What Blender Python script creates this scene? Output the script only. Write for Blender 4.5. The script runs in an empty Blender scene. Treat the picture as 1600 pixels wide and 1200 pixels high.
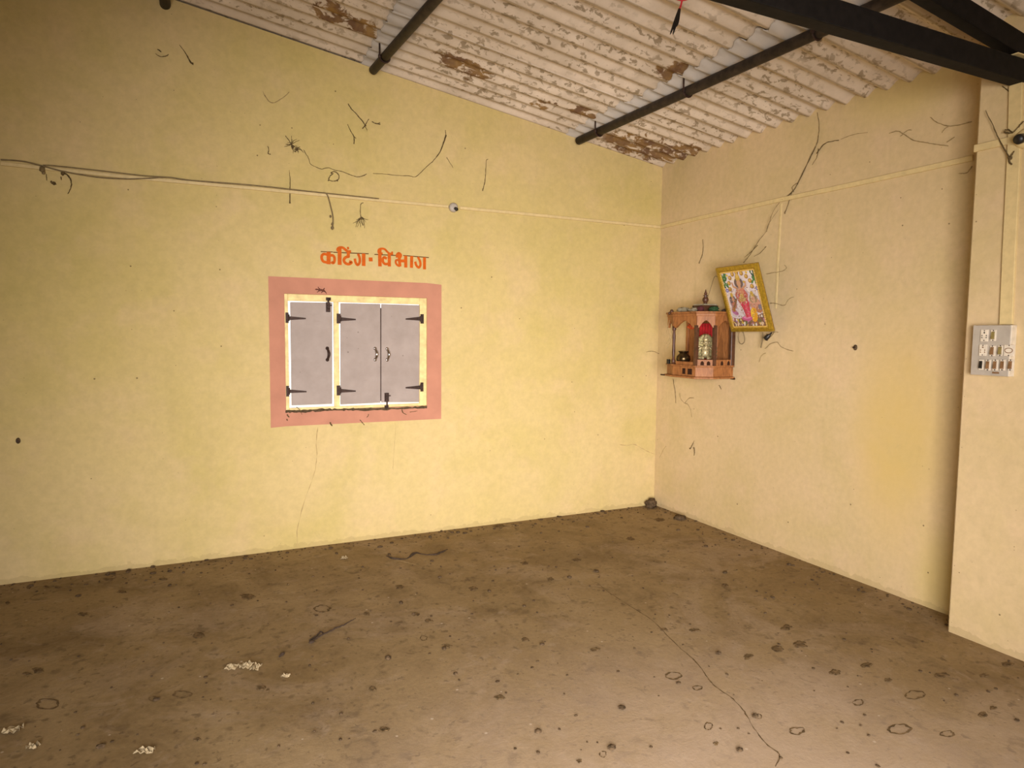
import bpy, bmesh, math, random
from mathutils import Vector, Matrix, noise as mnoise
random.seed(7)
R = math.radians
S = bpy.context.scene
COL = S.collection

# ------------------------------------------------------------------ camera
F = 1050.38
CAM = Vector((-3.79916, -4.92112, 1.55))
RIGHT = Vector((0.903003, -0.429527, 0.009634))
UP = Vector((0.023192, 0.071122, 0.997198))
FWD = Vector((0.429009, 0.900249, -0.074185))
cd = bpy.data.cameras.new('camera')
cd.sensor_fit = 'HORIZONTAL'; cd.sensor_width = 36; cd.lens = F / 1600 * 36
cd.clip_start = 0.05; cd.clip_end = 200
co = bpy.data.objects.new('camera', cd); COL.objects.link(co)
m = Matrix.Identity(4)
for i in range(3):
    m[i][0] = RIGHT[i]; m[i][1] = UP[i]; m[i][2] = -FWD[i]; m[i][3] = CAM[i]
co.matrix_world = m
S.camera = co

# ------------------------------------------------------------------ light, world, exposure
W = bpy.data.worlds.new('world'); S.world = W; W.use_nodes = True
bg = W.node_tree.nodes['Background']
bg.inputs['Color'].default_value = (1.0, 0.97, 0.94, 1); bg.inputs['Strength'].default_value = 4.0
def daylight(name, loc, aim, w, h, energy, col, spread):
    ld = bpy.data.lights.new(name, 'AREA'); ld.shape = 'RECTANGLE'; ld.size = w; ld.size_y = h
    ld.energy = energy; ld.color = col; ld.spread = math.radians(spread)
    lo = bpy.data.objects.new(name, ld); COL.objects.link(lo); lo.location = loc
    lo.rotation_euler = (Vector(aim) - Vector(loc)).to_track_quat('-Z', 'Y').to_euler()
daylight('daylight_back_doorway', (-4.0, -5.95, 1.20), (-1.10, 0, 0.50), 2.4, 1.9, 335, (1.0, 0.93, 0.91), 81)     # open doorway behind the camera
daylight('daylight_side_doorway', (0.02, -4.55, 1.15), (-3.0, -4.2, 0.2), 1.2, 2.0, 24, (1.0, 0.88, 0.98), 85)    # side doorway beyond the pillar
S.view_settings.view_transform = 'Standard'; S.view_settings.look = 'None'
S.view_settings.gamma = 1; S.view_settings.use_curve_mapping = False
S.view_settings.exposure = -1.36

sl = bpy.data.lights.new('sun', 'SUN'); sl.energy = 6.0; sl.angle = math.radians(0.6); sl.color = (1.0, 0.95, 0.86)
so = bpy.data.objects.new('sun', sl); COL.objects.link(so); so.location = (-2, 12, 14)      # high beyond the window wall
so.rotation_euler = Vector((0.25, -0.42, -0.87)).to_track_quat('-Z', 'Y').to_euler()

# ------------------------------------------------------------------ helpers
def ray(px, py):
    return RIGHT * ((px - 800) / F) - UP * ((py - 600) / F) + FWD
def on(px, py, n, d):
    n = Vector(n); r = ray(px, py)
    return CAM + r * ((d - n.dot(CAM)) / n.dot(r))
def LW(px, py, o=0.0): return on(px, py, (0, 1, 0), -o)        # point on the left wall, o in front of it
def RW(px, py, o=0.0): return on(px, py, (1, 0, 0), -o)        # on the right wall
PX = 0.2127                                                    # how far the pillar stands out of the right wall
def PW(px, py, o=0.0): return RW(px, py, PX + o)
def FL(px, py, o=0.0): return on(px, py, (0, 0, 1), o)
SLOPE = 0.155
def roofz(x): return 3.03 - SLOPE * x                          # low line of the corrugations
def RF(px, py, off=0.0): return on(px, py, (SLOPE, 0, 1), 3.03 - off)

def tag(o, label=None, cat=None, group=None, kind=None):
    if label: o['label'] = label
    if cat: o['category'] = cat
    if group: o['group'] = group
    if kind: o['kind'] = kind
    return o
def empty(name, loc=(0, 0, 0), label=None, cat=None, group=None, kind=None):
    o = bpy.data.objects.new(name, None); COL.objects.link(o); o.location = loc
    o.empty_display_size = 0.05
    return tag(o, label, cat, group, kind)
def world_origin(p):
    v = Vector((0, 0, 0))
    while p is not None:
        v += Vector(p.location); p = p.parent
    return v
def link(name, bm, mats, parent=None, origin=None, smooth=False, label=None, cat=None, group=None, kind=None):
    """bm holds world coordinates; the object's origin is moved to `origin` (or its parent's)."""
    if origin is None: origin = world_origin(parent) if parent is not None else Vector((0, 0, 0))
    origin = Vector(origin)
    bmesh.ops.translate(bm, verts=bm.verts, vec=-origin)
    bmesh.ops.recalc_face_normals(bm, faces=bm.faces)
    me = bpy.data.meshes.new(name); bm.to_mesh(me); bm.free()
    for mt in (mats if isinstance(mats, (list, tuple)) else [mats]): me.materials.append(mt)
    if smooth:
        for p in me.polygons: p.use_smooth = True
    o = bpy.data.objects.new(name, me); COL.objects.link(o)
    if parent is not None:
        o.parent = parent; o.location = origin - world_origin(parent)
    else: o.location = origin
    return tag(o, label, cat, group, kind)
def new(): return bmesh.new()
def box(bm, lo_, hi, mi=0):
    x0, y0, z0 = [min(a, b) for a, b in zip(lo_, hi)]; x1, y1, z1 = [max(a, b) for a, b in zip(lo_, hi)]
    v = [bm.verts.new(p) for p in ((x0,y0,z0),(x1,y0,z0),(x1,y1,z0),(x0,y1,z0),(x0,y0,z1),(x1,y0,z1),(x1,y1,z1),(x0,y1,z1))]
    fs = []
    for f in ((0,3,2,1),(4,5,6,7),(0,1,5,4),(1,2,6,5),(2,3,7,6),(3,0,4,7)):
        q = bm.faces.new([v[i] for i in f]); q.material_index = mi; fs.append(q)
    return v
def bevel_all(bm, w=0.003, seg=2):
    bmesh.ops.bevel(bm, geom=list(bm.edges), offset=w, segments=seg, affect='EDGES', profile=0.6, clamp_overlap=True)
def prism(bm, pts, d, mi=0):
    """polygon pts (3d) extruded by vector d"""
    d = Vector(d); a = [bm.verts.new(Vector(p)) for p in pts]; b = [bm.verts.new(Vector(p) + d) for p in pts]
    n = len(a)
    fs = [bm.faces.new(a), bm.faces.new(list(reversed(b)))]
    for i in range(n): fs.append(bm.faces.new((a[i], b[i], b[(i+1) % n], a[(i+1) % n])))
    for f in fs: f.material_index = mi
    return a + b
def tube(bm, pts, r, n=6, caps=True):
    """tube along pts, r a number or one radius per point"""
    pts = [Vector(p) for p in pts]; k = len(pts)
    rr = r if isinstance(r, (list, tuple)) else [r] * k
    rings = []; ref = None
    for i, p in enumerate(pts):
        t = (pts[min(i+1, k-1)] - pts[max(i-1, 0)])
        if t.length < 1e-9: t = Vector((0, 0, 1))
        t.normalize()
        if ref is None:
            ref = Vector((0, 0, 1)) if abs(t.z) < 0.9 else Vector((1, 0, 0))
        u = (ref - t * ref.dot(t))
        if u.length < 1e-6: u = t.orthogonal()
        u.normalize(); w = t.cross(u); ref = u
        rings.append([bm.verts.new(p + (u * math.cos(2*math.pi*j/n) + w * math.sin(2*math.pi*j/n)) * rr[i]) for j in range(n)])
    for i in range(k-1):
        for j in range(n):
            bm.faces.new((rings[i][j], rings[i][(j+1) % n], rings[i+1][(j+1) % n], rings[i+1][j]))
    if caps:
        bm.faces.new(list(reversed(rings[0]))); bm.faces.new(rings[-1])
def lathe(bm, c, prof, n=20, axis=(0, 0, 1)):
    """prof: (radius, height) pairs"""
    c = Vector(c); ax = Vector(axis).normalized(); u = ax.orthogonal().normalized(); w = ax.cross(u)
    rings = []
    for r, h in prof:
        rings.append([bm.verts.new(c + ax*h + (u*math.cos(2*math.pi*j/n) + w*math.sin(2*math.pi*j/n)) * max(r, 1e-4)) for j in range(n)])
    for a, b in zip(rings, rings[1:]):
        for j in range(n): bm.faces.new((a[j], a[(j+1) % n], b[(j+1) % n], b[j]))
    bm.faces.new(list(reversed(rings[0]))); bm.faces.new(rings[-1])
def ball(bm, c, r, sub=2, sc=(1, 1, 1), jit=0.0, seed=0):
    res = bmesh.ops.create_icosphere(bm, subdivisions=sub, radius=1.0)
    for v in res['verts']:
        d = v.co.copy()
        f = 1 + jit * mnoise.noise(d * 2.1 + Vector((seed*3.7, seed*1.3, 0)))
        v.co = Vector(c) + Vector((d.x*sc[0], d.y*sc[1], d.z*sc[2])) * r * f
    return res['verts']
def smoothpath(pts, step=4, jit=0.0):
    """Catmull-Rom through points"""
    P = [Vector(p) for p in pts]
    if len(P) < 3: 
        out = [P[0].lerp(P[-1], i/step) for i in range(step+1)]
    else:
        out = []
        for i in range(len(P)-1):
            p0, p1, p2, p3 = P[max(i-1,0)], P[i], P[i+1], P[min(i+2,len(P)-1)]
            for s in range(step):
                t = s/step
                out.append(0.5*((2*p1)+(p2-p0)*t+(2*p0-5*p1+4*p2-p3)*t*t+(3*p1-p0-3*p2+p3)*t*t*t))
        out.append(P[-1])
    if jit:
        out = [p + Vector((random.uniform(-1,1), random.uniform(-1,1), random.uniform(-1,1)))*jit for p in out]
    return out

# ------------------------------------------------------------------ materials
class NT:
    def __init__(s, name):
        s.m = bpy.data.materials.new(name); s.m.use_nodes = True
        s.t = s.m.node_tree; s.b = s.t.nodes['Principled BSDF']
    def n(s, typ, **kw):
        o = s.t.nodes.new(typ)
        for k, v in kw.items():
            if k in o.bl_rna.properties and k not in ('inputs',): setattr(o, k, v)
            else: o.inputs[k].default_value = v
        return o
    def l(s, a, b): s.t.links.new(a, b)
    def coord(s, scale=(1, 1, 1), loc=(0, 0, 0)):
        tc = s.n('ShaderNodeTexCoord'); mp = s.n('ShaderNodeMapping')
        mp.inputs['Scale'].default_value = scale; mp.inputs['Location'].default_value = loc
        s.l(tc.outputs['Object'], mp.inputs['Vector']); return mp.outputs['Vector']
    def noise(s, vec, scale, detail=4, rough=0.55, dist=0.0):
        o = s.n('ShaderNodeTexNoise'); o.inputs['Scale'].default_value = scale; o.inputs['Detail'].default_value = detail
        o.inputs['Roughness'].default_value = rough; o.inputs['Distortion'].default_value = dist
        s.l(vec, o.inputs['Vector']); return o.outputs['Fac']
    def ramp(s, fac, stops):
        o = s.n('ShaderNodeValToRGB'); e = o.color_ramp.elements
        while len(e) > 1: e.remove(e[-1])
        e[0].position = stops[0][0]; c = stops[0][1]; e[0].color = (c, c, c, 1) if isinstance(c, (int, float)) else (*c, 1)
        for p, c in stops[1:]:
            q = e.new(p); q.color = (c, c, c, 1) if isinstance(c, (int, float)) else (*c, 1)
        s.l(fac, o.inputs['Fac']); return o.outputs['Color']
    def mix(s, fac, a, b, mode='MIX'):
        o = s.n('ShaderNodeMix', data_type='RGBA', blend_type=mode)
        for i, v in ((0, fac), (6, a), (7, b)):
            sock = o.inputs[i]
            if isinstance(v, (int, float)): sock.default_value = v if i == 0 else (v, v, v, 1)
            elif isinstance(v, tuple): sock.default_value = (*v, 1)
            else: s.l(v, sock)
        return o.outputs[2]
    def math(s, op, a, b=0.0, c=None):
        o = s.n('ShaderNodeMath', operation=op)
        for i, v in enumerate((a, b) if c is None else (a, b, c)):
            if isinstance(v, (int, float)): o.inputs[i].default_value = v
            else: s.l(v, o.inputs[i])
        return o.outputs[0]
    def sep(s, vec):
        o = s.n('ShaderNodeSeparateXYZ'); s.l(vec, o.inputs[0]); return o.outputs
    def voro(s, vec, scale, rnd=1.0):
        o = s.n('ShaderNodeTexVoronoi', voronoi_dimensions='2D'); o.inputs['Scale'].default_value = scale; o.inputs['Randomness'].default_value = rnd
        s.l(vec, o.inputs['Vector']); return o.outputs['Distance'], o.outputs['Color']
    def flat(s, vec):
        x, y, z = s.sep(vec); o = s.n('ShaderNodeCombineXYZ'); s.l(s.math('ADD', x, y), o.inputs[0]); s.l(z, o.inputs[1]); return o.outputs[0]
    def spots(s, vec, scale, rmin, rmax, keep, soft=0.35):
        """mask of scattered dots: one per kept voronoi cell, random radius"""
        d, c = s.voro(vec, scale); sp = s.n('ShaderNodeSeparateColor'); s.l(c, sp.inputs[0])
        k = s.math('LESS_THAN', sp.outputs[0], keep)
        rad = s.math('MULTIPLY_ADD', sp.outputs[1], rmax - rmin, rmin)
        q = s.math('DIVIDE', d, rad)
        o = s.n('ShaderNodeMapRange', interpolation_type='SMOOTHSTEP'); s.l(q, o.inputs[0])
        o.inputs[1].default_value = 1.0; o.inputs[2].default_value = 1.0 - soft; o.inputs[3].default_value = 0; o.inputs[4].default_value = 1
        return s.math('MULTIPLY', o.outputs[0], k), q, k
    def blob(s, vec, c, r, soft=0.5):
        """soft ball mask at c"""
        o = s.n('ShaderNodeVectorMath', operation='DISTANCE'); s.l(vec, o.inputs[0]); o.inputs[1].default_value = c
        q = s.n('ShaderNodeMapRange', interpolation_type='SMOOTHSTEP'); s.l(o.outputs['Value'], q.inputs[0])
        q.inputs[1].default_value = r; q.inputs[2].default_value = r*(1-soft); q.inputs[3].default_value = 0; q.inputs[4].default_value = 1
        return q.outputs[0]
    def bump(s, h, strength=0.3, dist=0.01):
        o = s.n('ShaderNodeBump'); o.inputs['Strength'].default_value = strength; o.inputs['Distance'].default_value = dist
        s.l(h, o.inputs['Height']); s.l(o.outputs[0], s.b.inputs['Normal'])
    def fin(s, col, rough=0.8, metal=0.0, spec=0.3):
        if isinstance(col, tuple): s.b.inputs['Base Color'].default_value = (*col, 1)
        else: s.l(col, s.b.inputs['Base Color'])
        if isinstance(rough, (int, float)): s.b.inputs['Roughness'].default_value = rough
        else: s.l(rough, s.b.inputs['Roughness'])
        s.b.inputs['Metallic'].default_value = metal
        s.b.inputs['Specular IOR Level'].default_value = spec
        return s.m
def simple(name, col, rough=0.6, metal=0.0, var=0.25, scale=40, bump=0.15, spec=0.4):
    t = NT(name); v = t.coord(); f = t.noise(v, scale, 4)
    dark = tuple(c*(1-var) for c in col); lite = tuple(min(1, c*(1+var*0.6)) for c in col)
    c = t.ramp(f, [(0.3, dark), (0.7, lite)])
    if bump: t.bump(f, bump, 0.002)
    return t.fin(c, rough, metal, spec)

def wall_paint(name, seed, c0, c1, c2, dirt=1.0, stain_shade=()):
    t = NT(name); v = t.coord(loc=(seed, seed*0.3, 0)); vz = t.coord()
    big = t.noise(v, 0.55, 3, 0.5); mid = t.noise(v, 2.6, 5, 0.6); fine = t.noise(v, 26, 4, 0.6)
    c = t.mix(t.ramp(big, [(0.35, 0.0), (0.66, 1.0)]), c0, c1)
    c = t.mix(t.math('MULTIPLY', t.ramp(mid, [(0.45, 0.0), (0.75, 1.0)]), 0.5), c, c2)
    ol = t.noise(t.coord(loc=(seed*2, 4, 1)), 1.5, 6, 0.62, 0.4)
    c = t.mix(t.math('MULTIPLY', t.ramp(ol, [(0.46, 0.0), (0.66, 1.0)]), 0.38), c, tuple(a*b for a, b in zip(c0, (0.84, 0.88, 0.66))))
    pk = t.noise(t.coord(loc=(seed*3, 7, 2)), 3.4, 6, 0.6)
    c = t.mix(t.math('MULTIPLY', t.ramp(pk, [(0.52, 0.0), (0.70, 1.0)]), 0.30), c, tuple(min(1, a*b) for a, b in zip(c1, (1.06, 0.99, 1.15))))
    c = t.mix(0.14, c, t.ramp(fine, [(0.3, 0.2), (0.7, 1.0)]), 'MULTIPLY')
    for cpt, sc_, r_, dc, am in stain_shade:      # yellow stains in the paint, plus one painted truss shadow
        q = t.blob(t.coord(scale=sc_), tuple(a*b for a, b in zip(cpt, sc_)), r_, 0.8)
        q = t.math('MULTIPLY', q, t.ramp(mid, [(0.25, 0.5), (0.6, 1.0)]))
        c = t.mix(t.math('MULTIPLY', q, am), c, dc)
    # grime: faint smudges and vertical run marks
    vs = t.coord(scale=(9, 9, 0.7), loc=(seed, 1, 0)); st = t.noise(vs, 1.0, 4, 0.6)
    c = t.mix(t.math('MULTIPLY', t.ramp(st, [(0.58, 0.0), (0.75, 1.0)]), 0.10*dirt), c, (0.30, 0.24, 0.10))
    sm = t.noise(v, 5.5, 6, 0.7, 0.4)
    c = t.mix(t.math('MULTIPLY', t.ramp(sm, [(0.62, 0.0), (0.78, 1.0)]), 0.22*dirt), c, (0.26, 0.21, 0.10))
    # fly specks
    vf = t.flat(v); s1, _, _ = t.spots(vf, 4.0, 0.008, 0.026, 0.22); s2, _, _ = t.spots(vf, 11.0, 0.012, 0.04, 0.10)
    c = t.mix(t.math('MULTIPLY', s1, 0.75), c, (0.10, 0.06, 0.025))
    c = t.mix(t.math('MULTIPLY', s2, 0.45), c, (0.14, 0.09, 0.04))
    # dust line along the floor
    z = t.sep(vz)[2]; nz = t.math('MULTIPLY_ADD', t.noise(v, 14, 4), 0.10, -0.02)
    low = t.math('LESS_THAN', z, nz)
    c = t.mix(t.math('MULTIPLY', low, 0.28), c, (0.30, 0.22, 0.09))
    t.bump(t.math('MULTIPLY_ADD', mid, 2.0, fine), 0.22, 0.006)
    return t.fin(c, 0.85, 0, 0.15)

M = {}
M['wall_l'] = wall_paint('cream_paint_left', 3.0, (0.59, 0.465, 0.182), (0.645, 0.50, 0.25), (0.635, 0.478, 0.235))
M['wall_r'] = wall_paint('cream_paint_right', 11.0, (0.61, 0.468, 0.25), (0.67, 0.513, 0.288), (0.66, 0.495, 0.29),
    stain_shade=((tuple(RW(1400, 680)), (1, 1, 0.45), 0.42, (0.60, 0.44, 0.15), 0.8), (tuple(RW(1420, 140)), (1, 0.5, 1), 0.25, (0.56, 0.44, 0.15), 0.6), (tuple(RW(1470, 900)), (1, 1, 0.6), 0.25, (0.56, 0.44, 0.15), 0.6)))  # second patch, high up, is the truss's shade painted into the wall colour
M['cream'] = simple('cream_casing', (0.64, 0.50, 0.24), 0.6, 0, 0.10, 30, 0.05)
M['cream_frame'] = simple('cream_timber_paint', (0.78, 0.62, 0.27), 0.55, 0, 0.25, 18, 0.2)
M['pink'] = simple('pink_border_paint', (0.50, 0.232, 0.15), 0.85, 0, 0.10, 7, 0.1, 0.15)
M['orange'] = simple('orange_sign_paint', (0.56, 0.105, 0.004), 0.7, 0, 0.15, 30, 0.0, 0.2)
M['brownpaint'] = simple('dark_brown_line_paint', (0.13, 0.06, 0.02), 0.8, 0, 0.2, 30, 0.0, 0.1)
M['shutter'] = None
M['iron'] = simple('rusty_black_iron', (0.045, 0.022, 0.014), 0.6, 0.3, 0.5, 60, 0.3)
M['blacksteel'] = simple('black_painted_steel', (0.0075, 0.006, 0.005), 0.65, 0.0, 0.5, 25, 0.2, 0.15)
M['pipe'] = simple('rusty_dark_pipe', (0.036, 0.024, 0.016), 0.6, 0.2, 0.6, 22, 0.3)
M['chrome'] = simple('worn_chrome', (0.55, 0.50, 0.45), 0.25, 1.0, 0.3, 30, 0.1)
M['web'] = simple('dusty_dark_cobweb', (0.13, 0.09, 0.04), 0.95, 0, 0.4, 60, 0.0, 0.05)
M['webpale'] = simple('pale_dusty_cobweb', (0.36, 0.27, 0.13), 0.95, 0, 0.3, 60, 0.0, 0.05)
M['cable'] = simple('brown_black_cable', (0.19, 0.135, 0.055), 0.6, 0, 0.3, 40, 0.0)
M['black'] = simple('black_plastic', (0.014, 0.012, 0.010), 0.4, 0, 0.3, 40, 0.0)
M['dirt'] = simple('dry_dark_dirt', (0.10, 0.066, 0.036), 0.95, 0, 0.5, 60, 0.5, 0.1)
M['paper'] = simple('dirty_cream_paper', (0.42, 0.33, 0.19), 0.8, 0, 0.25, 30, 0.1)
M['wood'] = None
M['recess'] = simple('dark_matt_recess', (0.040, 0.018, 0.010), 0.95, 0, 0.3, 30, 0.0, 0.05)
M['darkwood'] = simple('dark_polished_wood', (0.085, 0.034, 0.016), 0.4, 0, 0.4, 30, 0.1)
M['gold'] = simple('gold_gesso_frame', (0.40, 0.25, 0.022), 0.38, 0.35, 0.35, 60, 0.25)
M['goldedge'] = simple('bright_gold_bead', (0.80, 0.55, 0.16), 0.35, 0.4, 0.35, 150, 0.5)
M['brass'] = simple('tarnished_brass', (0.11, 0.072, 0.032), 0.28, 0.9, 0.5, 25, 0.1)
M['idol'] = simple('silver_gilt_idol', (0.58, 0.49, 0.27), 0.42, 0.45, 0.6, 70, 0.4)
M['halo'] = simple('dark_embossed_plate', (0.20, 0.165, 0.06), 0.5, 0.4, 0.6, 80, 0.5)
M['red'] = simple('red_velvet', (0.50, 0.012, 0.02), 0.8, 0, 0.3, 40, 0.2)
M['orangeflower'] = simple('orange_flower', (0.62, 0.10, 0.02), 0.7, 0, 0.3, 60, 0.2)
M['green'] = simple('dark_green_cloth', (0.022, 0.065, 0.018), 0.85, 0, 0.5, 40, 0.3)
M['greycloth'] = simple('dusty_grey_cloth', (0.30, 0.26, 0.17), 0.9, 0, 0.3, 35, 0.4)
M['maroon'] = simple('maroon_cloth', (0.085, 0.018, 0.020), 0.9, 0, 0.3, 35, 0.4)
M['whiteplastic'] = simple('aged_white_plastic', (0.68, 0.60, 0.47), 0.5, 0, 0.15, 40, 0.0)
M['greyboard'] = simple('grey_switchboard_sheet', (0.42, 0.37, 0.30), 0.5, 0, 0.14, 14, 0.05)
M['brownplastic'] = simple('brown_switch_plastic', (0.23, 0.12, 0.05), 0.45, 0, 0.3, 60, 0.0)
M['oliveplastic'] = simple('olive_switch_plastic', (0.25, 0.19, 0.06), 0.45, 0, 0.3, 60, 0.0)
M['gecko'] = simple('dark_brown_gecko_skin', (0.13, 0.038, 0.022), 0.7, 0, 0.4, 120, 0.2)
M['rope'] = simple('old_grey_cord', (0.20, 0.15, 0.075), 0.9, 0, 0.3, 60, 0.0)
M['charmred'] = simple('red_plastic_ring', (0.55, 0.03, 0.045), 0.4, 0, 0.2, 30, 0.0)
M['twig'] = simple('dark_dry_twig', (0.050, 0.030, 0.017), 0.9, 0, 0.4, 60, 0.2)
M['stain'] = simple('dark_floor_stain', (0.150, 0.098, 0.046), 0.9, 0, 0.6, 45, 0.0, 0.1)
M['crack'] = simple('hairline_crack_fill', (0.45, 0.33, 0.15), 0.95, 0, 0.3, 30, 0.0, 0.05)
M['ground'] = simple('bright_dry_yard', (0.68, 0.63, 0.55), 0.95, 0, 0.2, 1.5, 0.0)
M['outside'] = simple('outside_plaster', (0.5, 0.45, 0.38), 0.9, 0, 0.1, 3, 0.0)
# shutters: grey painted board with faint rubbed marks
t = NT('grey_shutter_paint'); v = t.coord(); vs = t.coord(scale=(3, 3, 14))
a = t.noise(v, 6, 5, 0.6); b_ = t.noise(vs, 3, 4)
c = t.ramp(a, [(0.3, (0.305, 0.25, 0.215)), (0.7, (0.38, 0.316, 0.276))])
c = t.mix(t.math('MULTIPLY', t.ramp(b_, [(0.62, 0.0), (0.8, 1.0)]), 0.35), c, (0.25, 0.20, 0.17))
s1, _, _ = t.spots(t.flat(v), 12, 0.03, 0.09, 0.12); c = t.mix(t.math('MULTIPLY', s1, 0.6), c, (0.12, 0.09, 0.07))
M['shutter'] = t.fin(c, 0.6, 0.0, 0.3)
# shrine wood
t = NT('orange_brown_wood'); v = t.coord(scale=(10, 10, 2.2)); a = t.noise(v, 4, 6, 0.6, 1.2); b_ = t.noise(t.coord(), 22, 3)
c = t.ramp(a, [(0.25, (0.15, 0.055, 0.018)), (0.55, (0.34, 0.135, 0.042)), (0.8, (0.44, 0.20, 0.075))])
c = t.mix(t.math('MULTIPLY', t.ramp(b_, [(0.55, 0.0), (0.75, 1.0)]), 0.35), c, (0.11, 0.05, 0.022))
t.bump(a, 0.15, 0.002); M['wood'] = t.fin(c, 0.5, 0, 0.28)
# roof sheets: weathered fibre cement, 'band' = clean strip at a sheet's upper lap
def roof_mat():
    t = NT('weathered_cement_sheet'); v = t.coord()
    at = t.n('ShaderNodeAttribute', attribute_name='band'); band = at.outputs['Fac']
    big = t.noise(v, 1.1, 4, 0.6); mid = t.noise(v, 6, 5, 0.6)
    c = t.mix(t.ramp(big, [(0.35, 0.0), (0.65, 1.0)]), (0.58, 0.48, 0.355), (0.72, 0.61, 0.48))
    c = t.mix(t.math('MULTIPLY', t.ramp(mid, [(0.4, 0.0), (0.75, 1.0)]), 0.4), c, (0.36, 0.29, 0.205))
    # damp blotches in rows along the corrugations
    vb = t.coord(scale=(19, 30, 19)); n1 = t.noise(vb, 1.0, 4, 0.6, 0.4)
    gate = t.noise(t.coord(scale=(0.9, 5.5, 0.9), loc=(4, 2, 0)), 1.0, 2)
    g = t.ramp(gate, [(0.36, 0.0), (0.54, 1.0)])
    bl = t.math('MULTIPLY', t.ramp(n1, [(0.535, 0.0), (0.60, 1.0)]), g)
    hide = t.math('SUBTRACT', 1.0, band)
    c = t.mix(t.math('MULTIPLY', t.math('MULTIPLY', bl, 0.72), hide), c, (0.185, 0.13, 0.06))
    # grime lines down the low line of each corrugation
    y = t.sep(v)[1]; ph = t.math('COSINE', t.math('MULTIPLY', y, 2*math.pi/0.1424))
    ln = t.math('MULTIPLY', t.ramp(ph, [(0.90, 0.0), (1.0, 1.0)]), 0.5)
    c = t.mix(t.math('MULTIPLY', ln, hide), c, (0.20, 0.14, 0.07))
    # rusty leak stains
    rmask = None
    for cpt, r in RUST:
        q = t.blob(v, cpt, r, 0.75)
        rmask = q if rmask is None else t.math('MAXIMUM', rmask, q)
    n2 = t.noise(t.coord(scale=(10, 20, 10), loc=(1, 5, 2)), 1.0, 5, 0.65, 0.6)
    th = t.math('MULTIPLY_ADD', rmask, 0.30, n2)
    rs = t.ramp(th, [(0.70, 0.0), (0.76, 1.0)])
    rcol = t.ramp(t.noise(v, 9, 3), [(0.4, (0.11, 0.045, 0.012)), (0.65, (0.25, 0.135, 0.03))])
    c = t.mix(t.math('MULTIPLY', t.math('MULTIPLY', rs, 0.9), hide), c, rcol)
    c = t.mix(t.math('MULTIPLY', band, 0.8), c, t.ramp(mid, [(0.3, (0.43, 0.40, 0.355)), (0.7, (0.53, 0.49, 0.435))]))
    t.bump(mid, 0.2, 0.004)
    return t.fin(c, 0.85, 0, 0.15)
RUST = [(tuple(RF(*q)), r) for q, r in (((705, 100), 0.22), ((740, 118), 0.22), ((912, 180), 0.20), ((1000, 232), 0.42), ((1045, 242), 0.42), ((1075, 240), 0.3),
        ((965, 220), 0.25), ((565, 52), 0.22), ((520, 30), 0.20), ((1055, 120), 0.22), ((1085, 115), 0.16), ((850, 165), 0.16))]
M['roof'] = roof_mat()
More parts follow.
